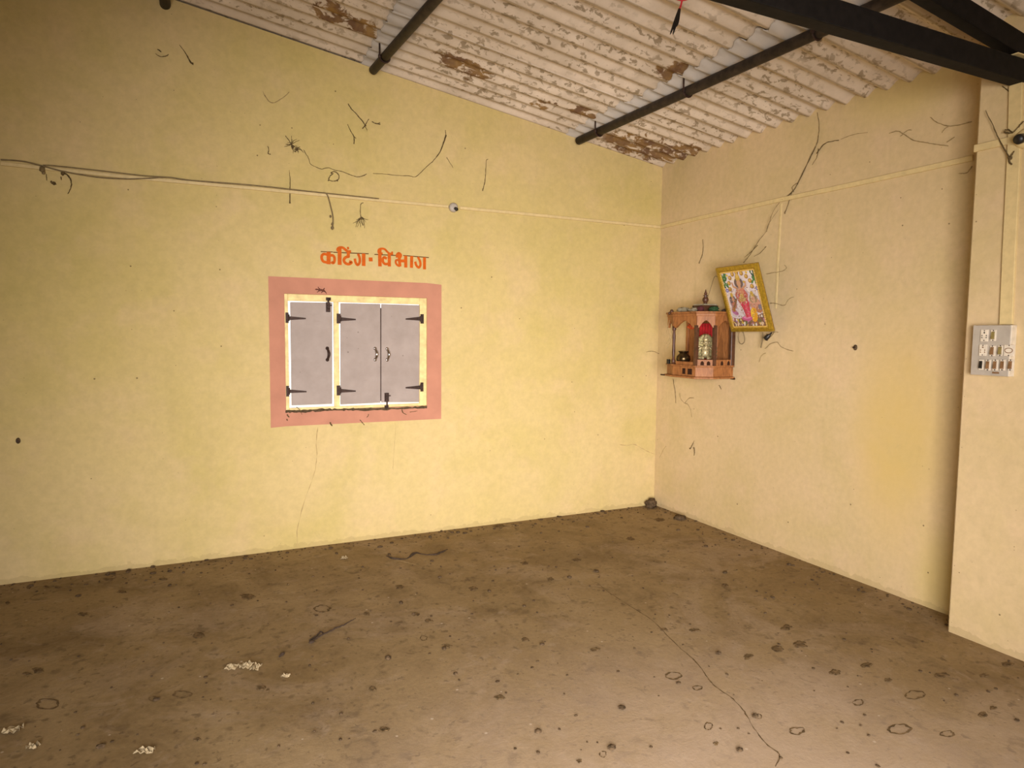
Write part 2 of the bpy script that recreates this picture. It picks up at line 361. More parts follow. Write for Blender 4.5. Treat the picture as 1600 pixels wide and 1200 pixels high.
# floor: dusty bare cement with droppings, ring marks and a worn patch with light painted in
def floor_mat():
    t = NT('dusty_cement_floor'); v = t.coord()
    big = t.noise(v, 0.7, 4, 0.6); mid = t.noise(v, 2.6, 8, 0.68, 0.5); fine = t.noise(v, 38, 5, 0.75)
    m2 = t.noise(t.coord(loc=(5, 3, 0)), 1.5, 8, 0.70, 0.8); m3 = t.noise(t.coord(loc=(1, 8, 0)), 6.5, 7, 0.7, 0.6)
    c = t.mix(t.ramp(big, [(0.35, 0.0), (0.65, 1.0)]), (0.265, 0.178, 0.076), (0.340, 0.242, 0.122))
    c = t.mix(t.math('MULTIPLY', t.ramp(mid, [(0.44, 0.0), (0.66, 1.0)]), 0.75), c, (0.175, 0.112, 0.046))
    c = t.mix(t.math('MULTIPLY', t.ramp(m2, [(0.50, 0.0), (0.68, 1.0)]), 0.60), c, (0.40, 0.295, 0.19))
    c = t.mix(t.math('MULTIPLY', t.ramp(m3, [(0.56, 0.0), (0.72, 1.0)]), 0.45), c, (0.42, 0.32, 0.22))
    c = t.mix(t.math('MULTIPLY', t.ramp(m3, [(0.30, 1.0), (0.44, 0.0)]), 0.40), c, (0.16, 0.105, 0.046))
    c = t.mix(0.35, c, t.ramp(fine, [(0.3, 0.35), (0.7, 1.0)]), 'MULTIPLY')
    vd = t.n('ShaderNodeVectorMath', operation='ADD')
    nz = t.n('ShaderNodeTexNoise'); nz.inputs['Scale'].default_value = 11; t.l(v, nz.inputs['Vector'])
    sc = t.n('ShaderNodeVectorMath', operation='SCALE'); t.l(nz.outputs['Color'], sc.inputs[0]); sc.inputs['Scale'].default_value = 0.06
    t.l(v, vd.inputs[0]); t.l(sc.outputs[0], vd.inputs[1]); w = vd.outputs[0]
    dk = (0.095, 0.060, 0.028)
    # ragged dark smears, then droppings and faint ring marks
    n1 = t.noise(t.coord(loc=(2, 9, 0)), 8.5, 6, 0.68, 0.5); n2 = t.noise(t.coord(loc=(7, 1, 0)), 21, 5, 0.65, 0.4)
    c = t.mix(t.math('MULTIPLY', t.ramp(n1, [(0.57, 0.0), (0.67, 1.0)]), 0.50), c, dk)
    c = t.mix(t.math('MULTIPLY', t.ramp(n2, [(0.60, 0.0), (0.66, 1.0)]), 0.60), c, dk)
    s1, q1, k1 = t.spots(w, 3.2, 0.03, 0.12, 0.45, 0.7); s2, _, _ = t.spots(w, 7.0, 0.04, 0.13, 0.40, 0.6); s3, _, _ = t.spots(v, 17, 0.05, 0.16, 0.22)
    s4, q4, k4 = t.spots(w, 2.1, 0.07, 0.15, 0.40, 0.5)
    ring = t.math('MULTIPLY', t.math('MULTIPLY', t.ramp(t.math('ABSOLUTE', t.math('SUBTRACT', q4, 1.0)), [(0.0, 1.0), (0.26, 0.0)]), k4), t.ramp(n1, [(0.42, 0.0), (0.6, 1.0)]))
    c = t.mix(t.math('MULTIPLY', s1, 0.40), c, dk); c = t.mix(t.math('MULTIPLY', s2, 0.45), c, dk); c = t.mix(t.math('MULTIPLY', s3, 0.40), c, dk)
    c = t.mix(t.math('MULTIPLY', ring, 0.55), c, dk)
    s5, _, _ = t.spots(t.coord(loc=(3.3, 7.1, 0)), 6, 0.02, 0.05, 0.12, 0.5); c = t.mix(t.math('MULTIPLY', s5, 0.55), c, (0.6, 0.5, 0.38))
    # trodden pale patch mid-room, strengthened to paint in extra light on the floor
    worn_lit = t.math('MULTIPLY', t.blob(v, (-2.3, -3.7, 0.0), 2.1, 0.9), t.ramp(mid, [(0.25, 0.35), (0.6, 1.0)]))
    c = t.mix(t.math('MULTIPLY', worn_lit, 0.65), c, (0.55, 0.42, 0.30))
    t.bump(t.math('MULTIPLY_ADD', mid, 1.5, fine), 0.3, 0.006)
    return t.fin(c, 0.8, 0, 0.25)
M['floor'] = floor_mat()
# print: vertex colours of the flat coloured picture
t = NT('printed_picture'); at = t.n('ShaderNodeAttribute', attribute_name='Col'); M['print'] = t.fin(at.outputs['Color'], 0.30, 0, 0.5)

# ------------------------------------------------------------------ room shell
XW, YB, RIDGE = -9.6, -6.0, -4.8
FXL, FXR, FZB, FZT = -3.211, -2.177, 0.992, 1.815             # window hole
floor = None
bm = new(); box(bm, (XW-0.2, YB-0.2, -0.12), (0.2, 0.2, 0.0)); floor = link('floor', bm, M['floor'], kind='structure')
def rz(x): return roofz(x) if x > RIDGE else roofz(2*RIDGE - x)
def xz(pts): return [(x, 0, z) for x, z in pts]
bm = new(); T = (0, 0.2, 0); e = 0.012
prism(bm, xz([(XW, 0), (FXL, 0), (FXL, rz(FXL)+e), (RIDGE, rz(RIDGE)+e), (XW, rz(XW)+e)]), T)
prism(bm, xz([(FXL, 0), (FXR, 0), (FXR, FZB), (FXL, FZB)]), T)
prism(bm, xz([(FXL, FZT), (FXR, FZT), (FXR, rz(FXR)+e), (FXL, rz(FXL)+e)]), T)
prism(bm, xz([(FXR, 0), (0, 0), (0, rz(0)+e), (FXR, rz(FXR)+e)]), T)
wall_left = link('wall_left', bm, M['wall_l'], kind='structure')
bm = new(); box(bm, (0, -3.95, 0), (0.2, 0.2, 3.085)); box(bm, (0, -5.15, 2.25), (0.2, -3.95, 3.085)); box(bm, (0, YB-0.2, 0), (0.2, -5.15, 3.085)); wall_right = link('wall_right', bm, M['wall_r'], kind='structure')
bm = new(); box(bm, (XW-0.2, YB-0.2, 0), (XW, 0.2, 3.085)); link('wall_far', bm, M['wall_l'], kind='structure')
DX0, DX1, DZ = -5.5, -2.3, 2.40
bm = new(); Y = YB
def yz(pts): return [(x, YB-0.2, z) for x, z in pts]
prism(bm, yz([(XW, 0), (DX0, 0), (DX0, rz(DX0)+e), (RIDGE, rz(RIDGE)+e), (XW, rz(XW)+e)]), T)
prism(bm, yz([(DX0, DZ), (DX1, DZ), (DX1, rz(DX1)+e), (DX0, rz(DX0)+e)]), T)
prism(bm, yz([(DX1, 0), (0, 0), (0, rz(0)+e), (DX1, rz(DX1)+e)]), T)
link('wall_back', bm, M['wall_l'], kind='structure')
bm = new(); box(bm, (-PX, -3.20, 0), (0, -2.7939, 3.10))
bmesh.ops.bevel(bm, geom=[e_ for e_ in bm.edges if abs(e_.verts[0].co.z - e_.verts[1].co.z) > 1], offset=0.008, segments=2, affect='EDGES')
pillar = link('pillar', bm, M['wall_r'], kind='structure')
bm = new(); box(bm, (-30, -30, -0.3), (25, 25, -0.13)); link('ground', bm, M['ground'], kind='structure')

# roof: overlapping corrugated sheets, one object per sheet
ceiling = empty('ceiling', (0, 0, 3.03), kind='structure')
PITCH, AMP = 0.1424, 0.019
def sheet(x0, x1, y0, y1, lift, seed, far=False):
    """x0 = upper (ridge) end, x1 = lower end; profile low at y = 0, -PITCH ..."""
    bm = new(); rnd = random.Random(seed)
    jx = rnd.uniform(-0.02, 0.02); sk = rnd.uniform(-0.015, 0.015); jz = rnd.uniform(-0.003, 0.003)
    nx = 8; n = int(round((y1 - y0) / PITCH * 10)); lay = bm.verts.layers.float.new('band')
    grid = []
    for i in range(nx + 1):
        row = []
        for j in range(n + 1):
            y = y0 + (y1 - y0) * j / n
            xs = x0 + jx + sk*(j/n) if i == 0 else x0 + (x1 - x0) * i / nx
            if i == 0: xs += 0.006 * math.sin(j*1.7 + seed)
            zz = (roofz(xs) if not far else roofz(2*RIDGE - xs)) + AMP * (1 - math.cos(2*math.pi*y/PITCH)) + lift + jz
            row.append((xs, y, zz))
        grid.append(row)
    th = 0.007
    V = [[bm.verts.new(p) for p in row] for row in grid]; U = [[bm.verts.new((p[0], p[1], p[2]+th)) for p in row] for row in grid]
    for i in range(nx+1):
        for j in range(n+1):
            d = abs(V[i][j].co.x - x0)
            b = max(0.0, min(1.0, 1 - (d - 0.10) / 0.16))
            V[i][j][lay] = b; U[i][j][lay] = b
    for i in range(nx):
        for j in range(n):
            bm.faces.new((V[i][j], V[i+1][j], V[i+1][j+1], V[i][j+1])); bm.faces.new((U[i][j], U[i][j+1], U[i+1][j+1], U[i+1][j]))
    for i in range(nx):
        bm.faces.new((V[i][0], U[i][0], U[i+1][0], V[i+1][0])); bm.faces.new((V[i][n], V[i+1][n], U[i+1][n], U[i][n]))
    for j in range(n):
        bm.faces.new((V[0][j], V[0][j+1], U[0][j+1], U[0][j])); bm.faces.new((V[nx][j], U[nx][j], U[nx][j+1], V[nx][j+1]))
    o = link('roof_sheet', bm, M['roof'], ceiling, origin=(0, 0, 0))
    for p in o.data.polygons: p.use_smooth = abs(p.normal.x) < 0.7
    return o
strips = []; y = 0.0 + PITCH
while y > YB - 0.2:
    strips.append((y - 7*PITCH, y)); y -= 7*PITCH
k = 0
for (ya, yb) in strips:
    for (xa, xb, lift) in ((-0.975, 0.10, 0.0), (-2.69, -0.78, 0.011), (-4.86, -2.50, 0.022)):
        k += 1; sheet(xa, xb, ya - 0.012, yb + 0.012, lift, k)
    k += 1; sheet(-4.84, XW-0.1, ya - 0.012, yb + 0.012, 0.015, k, True)

# purlins: pipes under the sheets, each with hook bolts
def purlin(a, b, r, hooks, label, rz_=None):
    root = empty('purlin', a, label, 'pipe')
    bm = new(); P = [Vector(a).lerp(Vector(b), i/6) for i in range(7)]
    tube(bm, P, r, 14); o = link('pipe', bm, M['pipe'], root, smooth=False)
    for p in o.data.polygons: p.use_smooth = len(p.vertices) == 4
    for f in hooks:
        c = Vector(a).lerp(Vector(b), f); bm = new()
        rr = r + 0.005; pts = []
        pts.append(c + Vector((-rr, 0, 0.085)))
        for i in range(9):
            an = math.pi + math.pi * i / 8 * 1.1
            pts.append(c + Vector((math.cos(an)*rr, 0, math.sin(an)*rr)))
        tube(bm, pts, 0.006, 6)
        lathe(bm, c + Vector((-rr, 0, 0.0)), [(0.009, -0.01), (0.011, 0.0), (0.009, 0.012)], 6)
        link('hook_bolt', bm, M['iron'], root)
    return root
POFF = 0.036
def pp(px, py): return RF(px, py, POFF)
a1 = pp(583, 110); b1 = pp(680, 0); d1 = (b1 - a1).normalized()
purlin(a1 - d1*0.0, a1 + d1*5.95, 0.030, [0.045, 0.22, 0.45, 0.7], 'dark rusty roof pipe meeting the window wall at top centre-left')
a2 = pp(904, 220); b2 = pp(1275, 52); d2 = (b2 - a2).normalized()
h2 = [(pp(x, y) - a2).length / 5.95 for x, y in ((938, 206), (1076, 143), (1279, 52))]
purlin(a2, a2 + d2*5.95, 0.032, h2 + [0.8], 'dark rusty roof pipe crossing above the black truss, nearest the shrine corner')
a3 = Vector((-3.90, 0.0, rz(-3.90) - POFF)); 
purlin(a3, a3 + Vector((0, -5.95, 0)), 0.032, [0.3, 0.6], 'dark roof pipe end at the top left edge of the picture')
purlin((-7.0, 0, rz(-7.0)-POFF), (-7.0, -5.95, rz(-7.0)-POFF), 0.032, [0.3], 'dark roof pipe on the far slope, out of sight behind the ridge')

# black steel truss standing on the pillar
TY = -2.972
truss = empty('roof_truss', (-PX, TY, 2.76), 'black steel roof truss seated on the pillar above the switchboard', 'roof truss')
bm = new(); box(bm, (XW+PX, TY-0.035, 2.760), (-PX+0.004, TY+0.035, 2.862)); bevel_all(bm, 0.006, 2); link('tie_beam', bm, M['blacksteel'], truss)
bm = new()
def rafter_pts(x0, x1, mirror=False):
    zb = lambda x: 2.875 - 0.1485*(x + PX) ; q = [(x0, zb(x0)), (x1, zb(x1)), (x1, zb(x1)+0.098), (x0, zb(x0)+0.098)]
    return [((2*RIDGE - x) if mirror else x, TY-0.03, z) for x, z in q]
prism(bm, rafter_pts(-PX+0.002, RIDGE), (0, 0.06, 0)); bevel_all(bm, 0.005, 2); link('rafter', bm, M['blacksteel'], truss)
bm = new(); prism(bm, rafter_pts(-PX+0.002, RIDGE, True), (0, 0.06, 0)); bevel_all(bm, 0.005, 2); link('rafter', bm, M['blacksteel'], truss)
bm = new(); box(bm, (RIDGE-0.03, TY-0.03, 2.86), (RIDGE+0.03, TY+0.03, 3.62)); link('king_post', bm, M['blacksteel'], truss)
for xa, xb in ((-2.4, -3.1), (-3.9, -3.2)):
    pass
bm = new(); box(bm, (-PX-0.10, TY-0.045, 2.868), (-PX+0.002, TY+0.045, 2.874)); link('bearing_plate', bm, M['cream'], truss)

# ------------------------------------------------------------------ painted border and lettering on the window wall
def ribbon(bm, pts, w, off, plane='L', th=0.0012):
    """flat brush stroke on a wall, w metres wide; pts are wall points"""
    n = Vector((0, -1, 0)) if plane == 'L' else (Vector((-1, 0, 0)) if plane == 'R' else Vector((0, 0, 1)))
    P = [Vector(p) for p in pts]; k = len(P); ww = w if isinstance(w, (list, tuple)) else [w]*k
    rows = []
    for i, p in enumerate(P):
        t_ = (P[min(i+1, k-1)] - P[max(i-1, 0)]); t_.normalize(); s_ = t_.cross(n).normalized()
        q = p + n*off
        rows.append([bm.verts.new(q - s_*ww[i]/2), bm.verts.new(q + s_*ww[i]/2), bm.verts.new(q + s_*ww[i]/2 + n*th), bm.verts.new(q - s_*ww[i]/2 + n*th)])
    for a, b in zip(rows, rows[1:]):
        for j in range(4): bm.faces.new((a[j], a[(j+1) % 4], b[(j+1) % 4], b[j]))
    bm.faces.new(rows[0][::-1]); bm.faces.new(rows[-1])
PB = [LW(421, 433), LW(690, 442), LW(690.5, 655), LW(421, 667)]
bm = new(); x0, x1 = -3.314, -2.061; z0, z1 = 0.887, 1.929; th = 0.002
def pb(a, b): box(bm, (a[0], -th, a[1]), (b[0], 0, b[1]))
pb((x0, z0), (FXL, z1)); pb((FXR, z0), (x1, z1)); pb((FXL, FZT), (FXR, z1)); pb((FXL, z0), (FXR, FZB))
for v_ in bm.verts:      # hand-painted: the outer corners are not quite square
    if v_.co.x < x0+1e-4 and v_.co.z < z0+1e-4: v_.co.z -= 0.006
    if v_.co.x > x1-1e-4 and v_.co.z > z1-1e-4: v_.co.z -= 0.008
link('painted_border', bm, M['pink'], wall_left, label='salmon pink painted border around the shuttered window')
sign = link('painted_lettering', (lambda b: (ribbon(b, [LW(501.2, 393.1), LW(520, 393.8)], 0.006, 0.0004), ribbon(b, [LW(520.6, 394.2), LW(576, 396.6)], 0.007, 0.0004),
        ribbon(b, [LW(585, 397.5), LW(619, 399.2)], 0.007, 0.0004), ribbon(b, [LW(630, 399.2), LW(670, 402.5)], 0.007, 0.0004), b)[-1])(new()),
        M['brownpaint'], wall_left, label='orange hand-painted Hindi lettering above the window')
U = 1/16
def G(o, *strokes):
    """one letter: strokes = (width_px16, [(x, y)...]) in 1/16 pixel units from origin o"""
    bm = new(); i = 0
    for w, pts in strokes:
        P = [LW(o[0] + x*U, o[1] + y*U) for x, y in pts]
        if len(P) > 2: P = smoothpath(P, 4)
        ribbon(bm, P, w*U*0.0058, 0.0008 + 0.0003*i); i += 1
    link('letter', bm, M['orange'], sign)
A = (490, 375); B = (580, 375)
G(A, (78, [(375, 298), (375, 606)]), (52, [(345, 372), (265, 350), (207, 390), (205, 470), (245, 538), (345, 562)]), (52, [(405, 385), (485, 390), (520, 450), (518, 535), (485, 578), (440, 545)]))
G(A, (76, [(648, 205), (650, 622)]), (50, [(605, 285), (600, 225), (650, 190), (725, 192), (785, 235), (850, 285), (935, 285)]))
G(A, (62, [(868, 290), (866, 432)]), (54, [(890, 412), (805, 432), (757, 490), (775, 560), (840, 600), (905, 595), (948, 560), (885, 540)]))
G(A, (50, [(835, 205), (885, 205)]))
G(A, (50, [(1030, 465), (1048, 560), (1100, 625), (1150, 560), (1150, 450), (1108, 345)]), (72, [(1250, 342), (1250, 650)]))
G(A, (78, [(1378, 486), (1474, 486)]))
G(B, (72, [(213, 235), (218, 660)]), (42, [(182, 325), (185, 250), (245, 218), (330, 228), (395, 290), (450, 340)]), (36, [(215, 330), (285, 335)]))
G(B, (66, [(450, 335), (452, 662)]), (52, [(388, 470), (325, 432), (290, 480), (300, 560), (355, 602), (430, 590)]), (46, [(440, 345), (545, 345)]))
G(B, (46, [(500, 318), (545, 318)]))
G(B, (58, [(655, 440), (645, 380), (688, 335), (735, 375), (715, 440), (690, 470)]), (62, [(690, 350), (718, 662)]), (42, [(700, 505), (625, 505), (612, 570), (660, 635), (718, 650)]), (60, [(710, 524), (845, 524)]), (66, [(860, 395), (862, 690)]))
G(B, (66, [(1012, 400), (1005, 696)]))
G(B, (50, [(1098, 540), (1130, 640), (1190, 688), (1230, 620), (1215, 520), (1165, 425)]), (64, [(1330, 436), (1330, 735)]))

# ------------------------------------------------------------------ window with three shutters
win = empty('window_1', (-2.694, 0.0, FZB), kind='structure')
FY0, FY1 = 0.003, 0.026         # frame depth, almost flush with the wall
def wz(px, py): 
    p = LW(px, py); return p.x, p.z
xiL = wz(451.2, 550)[0]; xm0 = wz(522.2, 550)[0]; xm1 = wz(530.4, 550)[0]; xiR = wz(656.4, 550)[0]
ztL = wz(451, 469.3)[1]; zbL = wz(500, 636.4)[1]; zbR = wz(600, 633)[1]
ztop_in = 1.766; zbot_in = 1.014
def rail(a, b, name='frame_rail'):
    bm = new(); box(bm, (a[0], FY0, a[1]), (b[0], FY1, b[1])); bevel_all(bm, 0.004, 2); link(name, bm, M['cream_frame'], win)
rail((FXL+0.0005, FZB+0.004), (xiL, FZT-0.0005), 'frame_jamb'); rail((xiR, FZB+0.004), (FXR-0.0005, FZT-0.0005), 'frame_jamb')
rail((xiL, ztop_in), (xiR, FZT-0.0005)); rail((xiL, FZB+0.004), (xiR, zbot_in)); rail((xm0, zbot_in), (xm1, ztop_in), 'frame_mullion')
SY0, SY1 = 0.006, 0.017
def shutter(c, hinge_side, hinge_px, handle_px, handle_mat, bolt):
    """c: four corners (x,z) top-left, top-right, bottom-right, bottom-left"""
    bm = new(); prism(bm, [(x, SY0, z) for x, z in c], (0, SY1-SY0, 0)); bevel_all(bm, 0.0025, 1)
    s = link('shutter', bm, M['shutter'], win)
    for (ya, yb, xa, xb, xt, yt0, yt1) in hinge_px:      # plate x xa..xb y ya..yb, strap tip xt
        bm = new(); p0 = wz(xa, ya); p1 = wz(xb, yb)
        box(bm, (p0[0], FY0-0.006, p0[1]), (p1[0], FY0-0.001, p1[1]))
        xk = xb if hinge_side == 'l' else xa
        q = [wz(xk, yt0), wz(xt, (yt0+yt1)/2 - 1.0 + 0.6), wz(xt, (yt0+yt1)/2 + 1.0 + 0.6), wz(xk, yt1)]
        prism(bm, [(x, SY0-0.005, z) for x, z in q], (0, 0.004, 0))
        ymid = (yt0+yt1)/2; pa = wz(xk, ymid)
        tube(bm, [(pa[0], FY0-0.006, wz(xk, ya+3)[1]), (pa[0], FY0-0.006, wz(xk, yb-3)[1])], 0.006, 8)
        for f in (0.25, 0.55, 0.85):
            px = xk + (xt-xk)*f; pz = wz(px, ymid+0.5); lathe(bm, (pz[0], SY0-0.005, pz[1]), [(0.0035, -0.0), (0.003, 0.0022)], 8, (0, -1, 0))
        for f in (0.2, 0.8):
            px = (xa+xb)/2; pz = wz(px, ya + (yb-ya)*f); lathe(bm, (pz[0], FY0-0.006, pz[1]), [(0.004, 0), (0.003, 0.0022)], 8, (0, -1, 0))
        link('hinge', bm, M['iron'], s)
    hx, hy0, hy1 = handle_px; a = wz(hx, hy0); b = wz(hx, hy1); bm = new()
    za, zb_ = a[1]-0.008, b[1]+0.008
    pts = [(a[0], SY0, za), (a[0], SY0-0.014, za-0.006), (a[0]+0.004, SY0-0.030, za-0.028), (a[0]+0.005, SY0-0.033, (za+zb_)/2), (a[0]+0.004, SY0-0.030, zb_+0.028), (a[0], SY0-0.014, zb_+0.006), (a[0], SY0, zb_)]
    pts = smoothpath(pts, 4); n = len(pts)
    tube(bm, pts, [0.006 + 0.004*math.sin(math.pi*i/(n-1)) for i in range(n)], 8)
    for zz in (za, zb_):
        lathe(bm, (a[0], SY0, zz), [(0.013, 0), (0.012, 0.003), (0.006, 0.005)], 10, (0, -1, 0))
    link('handle', bm, handle_mat, s, smooth=True, label='dark iron handle' if handle_mat is M['iron'] else 'worn bright metal handle')
    if bolt:
        (bx0, by0, bx1, by1), (kx0, ky0, kx1, ky1) = bolt
        bm = new(); p0 = wz(bx0, by0); p1 = wz(bx1, by1); box(bm, (p0[0], SY0-0.005, p0[1]), (p1[0], SY0, p1[1]))
        xm = (p0[0]+p1[0])/2; ends = wz(bx0, ky0 if ky0 < by0 else ky1)[1]; other = p1[1] if ky0 < by0 else p0[1]
        tube(bm, [(xm, SY0-0.012, other), (xm, SY0-0.012, ends)], 0.0065, 8)
        for f in (0.15, 0.5, 0.85):
            zz = p0[1] + (p1[1]-p0[1])*f; box(bm, (p0[0]+0.004, SY0-0.019, zz-0.006), (p1[0]-0.004, SY0-0.004, zz+0.006))
        tube(bm, [(xm, SY0-0.014, (p0[1]+p1[1])/2+0.012), (xm+0.026, SY0-0.02, (p0[1]+p1[1])/2+0.012)], 0.004, 6)
        link('bolt', bm, M['iron'], s)
        bm = new(); q0 = wz(kx0, ky0); q1 = wz(kx1, ky1)
        box(bm, (q0[0], FY0-0.004, q0[1]), (q1[0], FY0, q1[1])); xmk = (q0[0]+q1[0])/2
        box(bm, (q0[0], FY0-0.020, q0[1]), (xmk-0.008, FY0-0.003, q1[1])); box(bm, (xmk+0.008, FY0-0.020, q0[1]), (q1[0], FY0-0.003, q1[1]))
        link('bolt_keeper', bm, M['iron'], s)
shutter([wz(453.6, 472.0), wz(519.6, 472.8), wz(519.3, 631.2), wz(456.0, 633.6)], 'l',
        [(488.2, 504.8, 446.0, 451.2, 478.0, 494.0, 500.2), (603.0, 619.5, 447.0, 451.8, 479.0, 608.6, 614.2)], (511.6, 542.5, 564.0), M['iron'],
        ((509.3, 472.0, 516.3, 487.6), (509.3, 464.8, 516.3, 469.8)))
shutter([wz(532.2, 473.6), wz(594.7, 475.0), wz(594.9, 629.2), wz(532.6, 632.2)], 'l',
        [(490.0, 505.5, 526.0, 531.8, 556.0, 495.6, 501.8), (602.4, 617.7, 526.0, 531.8, 556.0, 607.6, 613.6)], (586.5, 543.0, 563.7), M['chrome'], None)
shutter([wz(596.2, 475.0), wz(656.0, 477.0), wz(655.4, 628.3), wz(596.2, 628.8)], 'r',
        [(490.8, 505.7, 657.0, 662.0, 634.0, 494.8, 501.0), (597.6, 611.6, 657.0, 661.5, 634.0, 602.2, 608.4)], (605.3, 543.5, 564.0), M['chrome'],
        ((601.0, 614.0, 607.7, 627.5), (600.8, 633.4, 606.2, 638.4)))

bm = new(); P = smoothpath([LW(x, y) for x, y in ((446, 642.3), (470, 642.0), (500, 640.6), (530, 639.6), (560, 639.4), (600, 638.6), (640, 637.2), (667, 635.6))], 8)
for p in P: p.y = 0; p.z += random.uniform(-0.004, 0.002)
ribbon(bm, P, [random.uniform(0.008, 0.024) for _ in P], 0.0022, 'L', 0.002); link('dirt_line', bm, M['dirt'], win, label='dark crusted dirt along the frame\'s lower edge')

sh2 = [o_ for o_ in win.children if o_.name.startswith('shutter')][1]
pa = wz(592.5, 481.0); pb_ = wz(597.6, 627.0); bm = new(); box(bm, (pa[0], SY1, pa[1]), (pb_[0], SY1+0.008, pb_[1])); link('meeting_strip', bm, M['iron'], sh2)

# ------------------------------------------------------------------ cable casings, cables and fittings
def casing(name, pts, normal, h, d, label, cat='cable casing', group=None, mat=None):
    """flat plastic strip h high, d deep along wall points"""
    nrm = Vector(normal); P = [Vector(p) for p in pts]; bm = new(); rows = []
    for i, p in enumerate(P):
        t_ = (P[min(i+1, len(P)-1)] - P[max(i-1, 0)]).normalized(); s_ = t_.cross(nrm).normalized()
        a = p - s_*h/2; b = p + s_*h/2
        rows.append([bm.verts.new(q) for q in (a, b, b + nrm*d*0.7, b + nrm*d - s_*0.002, a + nrm*d + s_*0.002, a + nrm*d*0.7)])
    for a, b in zip(rows, rows[1:]):
        for j in range(6): bm.faces.new((a[j], a[(j+1) % 6], b[(j+1) % 6], b[j]))
    bm.faces.new(rows[0][::-1]); bm.faces.new(rows[-1])
    return link(name, bm, mat or M['cream'], origin=P[0], label=label, cat=cat, group=group)
casing('cable_casing', [LW(2, 256), LW(200, 277), LW(400, 295), LW(600, 314), LW(700, 323)], (0, -1, 0), 0.022, 0.012, 'cream cable strip along the window wall, left of the lamp rose')
casing('cable_casing', [LW(718, 325), LW(800, 332.5), LW(1000, 352), LW(1030.5, 355)], (0, -1, 0), 0.024, 0.012, 'cream cable strip along the window wall, from the lamp rose to the corner')
casing('cable_casing', [RW(1033, 355), RW(1082, 343.5), RW(1210, 314.5), RW(1340, 287), RW(1440, 265), RW(1521, 247)], (-1, 0, 0), 0.030, 0.012, 'cream cable strip running level along the right wall')
casing('cable_casing', [RW(1221, 318), RW(1216, 400), RW(1212, 482)], (-1, 0, 0), 0.018, 0.004, 'cream upright cable strip beside the tilted picture frame')
casing('cable_casing', [PW(1524, 232.5), PW(1552, 226), PW(1580, 219.5)], (-1, 0, 0), 0.036, 0.012, 'short level cable strip at the top of the pillar')
casing('cable_casing', [PW(1589, 128), PW(1587, 215), PW(1583, 300), PW(1578, 400), PW(1573.5, 507)], (-1, 0, 0), 0.058, 0.014, 'wide cream cable strip coming down the pillar to the switchboard')

def wire(name, pts, r, mat, label, cat, group=None, n=6, step=5, jit=0.0, knots=()):
    P = smoothpath(pts, step, jit); bm = new(); k = len(P)
    rr = r if isinstance(r, (int, float)) else [r[0] + (r[1]-r[0])*i/(k-1) for i in range(k)]
    tube(bm, P, rr if isinstance(rr, list) else [rr]*k, n)
    for c, rad in knots: ball(bm, c, rad, 1, (1, 0.7, 1.3), 0.4, rad*1000)
    return link(name, bm, mat, origin=P[0], label=label, cat=cat, group=group)
o = 0.016
wire('electric_cable', [LW(*q, o) for q in ((1, 249.5), (35, 252), (65, 259), (100, 268), (150, 276.5), (195, 279.5), (235, 278.5), (262, 277), (300, 282), (400, 290), (500, 301), (592, 310.5))],
     0.0044, M['cable'], 'thin dark electric cable sagging along the left part of the window wall', 'cable', knots=[(LW(66, 264, o), 0.017), (LW(68, 270, o), 0.011)])
wire('electric_cable', [LW(*q, o+0.006) for q in ((67, 258), (85, 259), (150, 266), (220, 274), (262, 277))], 0.0035, M['cable'], 'second finer cable above the sagging cable at far left', 'cable')
wire('hanging_wire', [LW(*q, o) for q in ((505, 301), (511, 304), (516, 320), (520, 338), (520, 350), (519, 358))], 0.0045, M['cable'], 'loose wire hanging down above the orange lettering, black plug at its end', 'wire',
     knots=[(LW(519, 356, o), 0.012), (LW(519.3, 350, o), 0.010), (LW(516, 338, o), 0.009)])
# lamp rose on the window wall
c = LW(708, 324.5); root = empty('lamp_rose', c, 'small round white lamp rose on the window wall cable', 'lamp holder')
bm = new(); lathe(bm, c, [(0.036, 0), (0.036, 0.012), (0.029, 0.024), (0.018, 0.028)], 24, (0, -1, 0)); link('rose_base', bm, M['greyboard'], root, smooth=True)
c2 = c + Vector((0.006, -0.030, -0.010)); bm = new(); lathe(bm, c2, [(0.012, 0), (0.013, 0.022), (0.010, 0.028)], 16, (0.25, -1, -0.5)); link('bulb_socket', bm, M['black'], root, smooth=True)
# bulb holder on the pillar edge of the frame
c = PW(1602, 217); root = empty('bulb_holder', c, 'round bulb holder at the top of the pillar, cut by the right edge', 'lamp holder')
bm = new(); lathe(bm, c, [(0.045, 0), (0.045, 0.012), (0.036, 0.022), (0.025, 0.026)], 24, (-1, 0, 0)); link('rose_base', bm, M['cream'], root, smooth=True)
bm = new(); lathe(bm, c + Vector((-0.024, 0, 0)), [(0.022, 0), (0.024, 0.03), (0.020, 0.04)], 16, (-1, 0, -0.3)); link('bulb_socket', bm, M['black'], root, smooth=True)

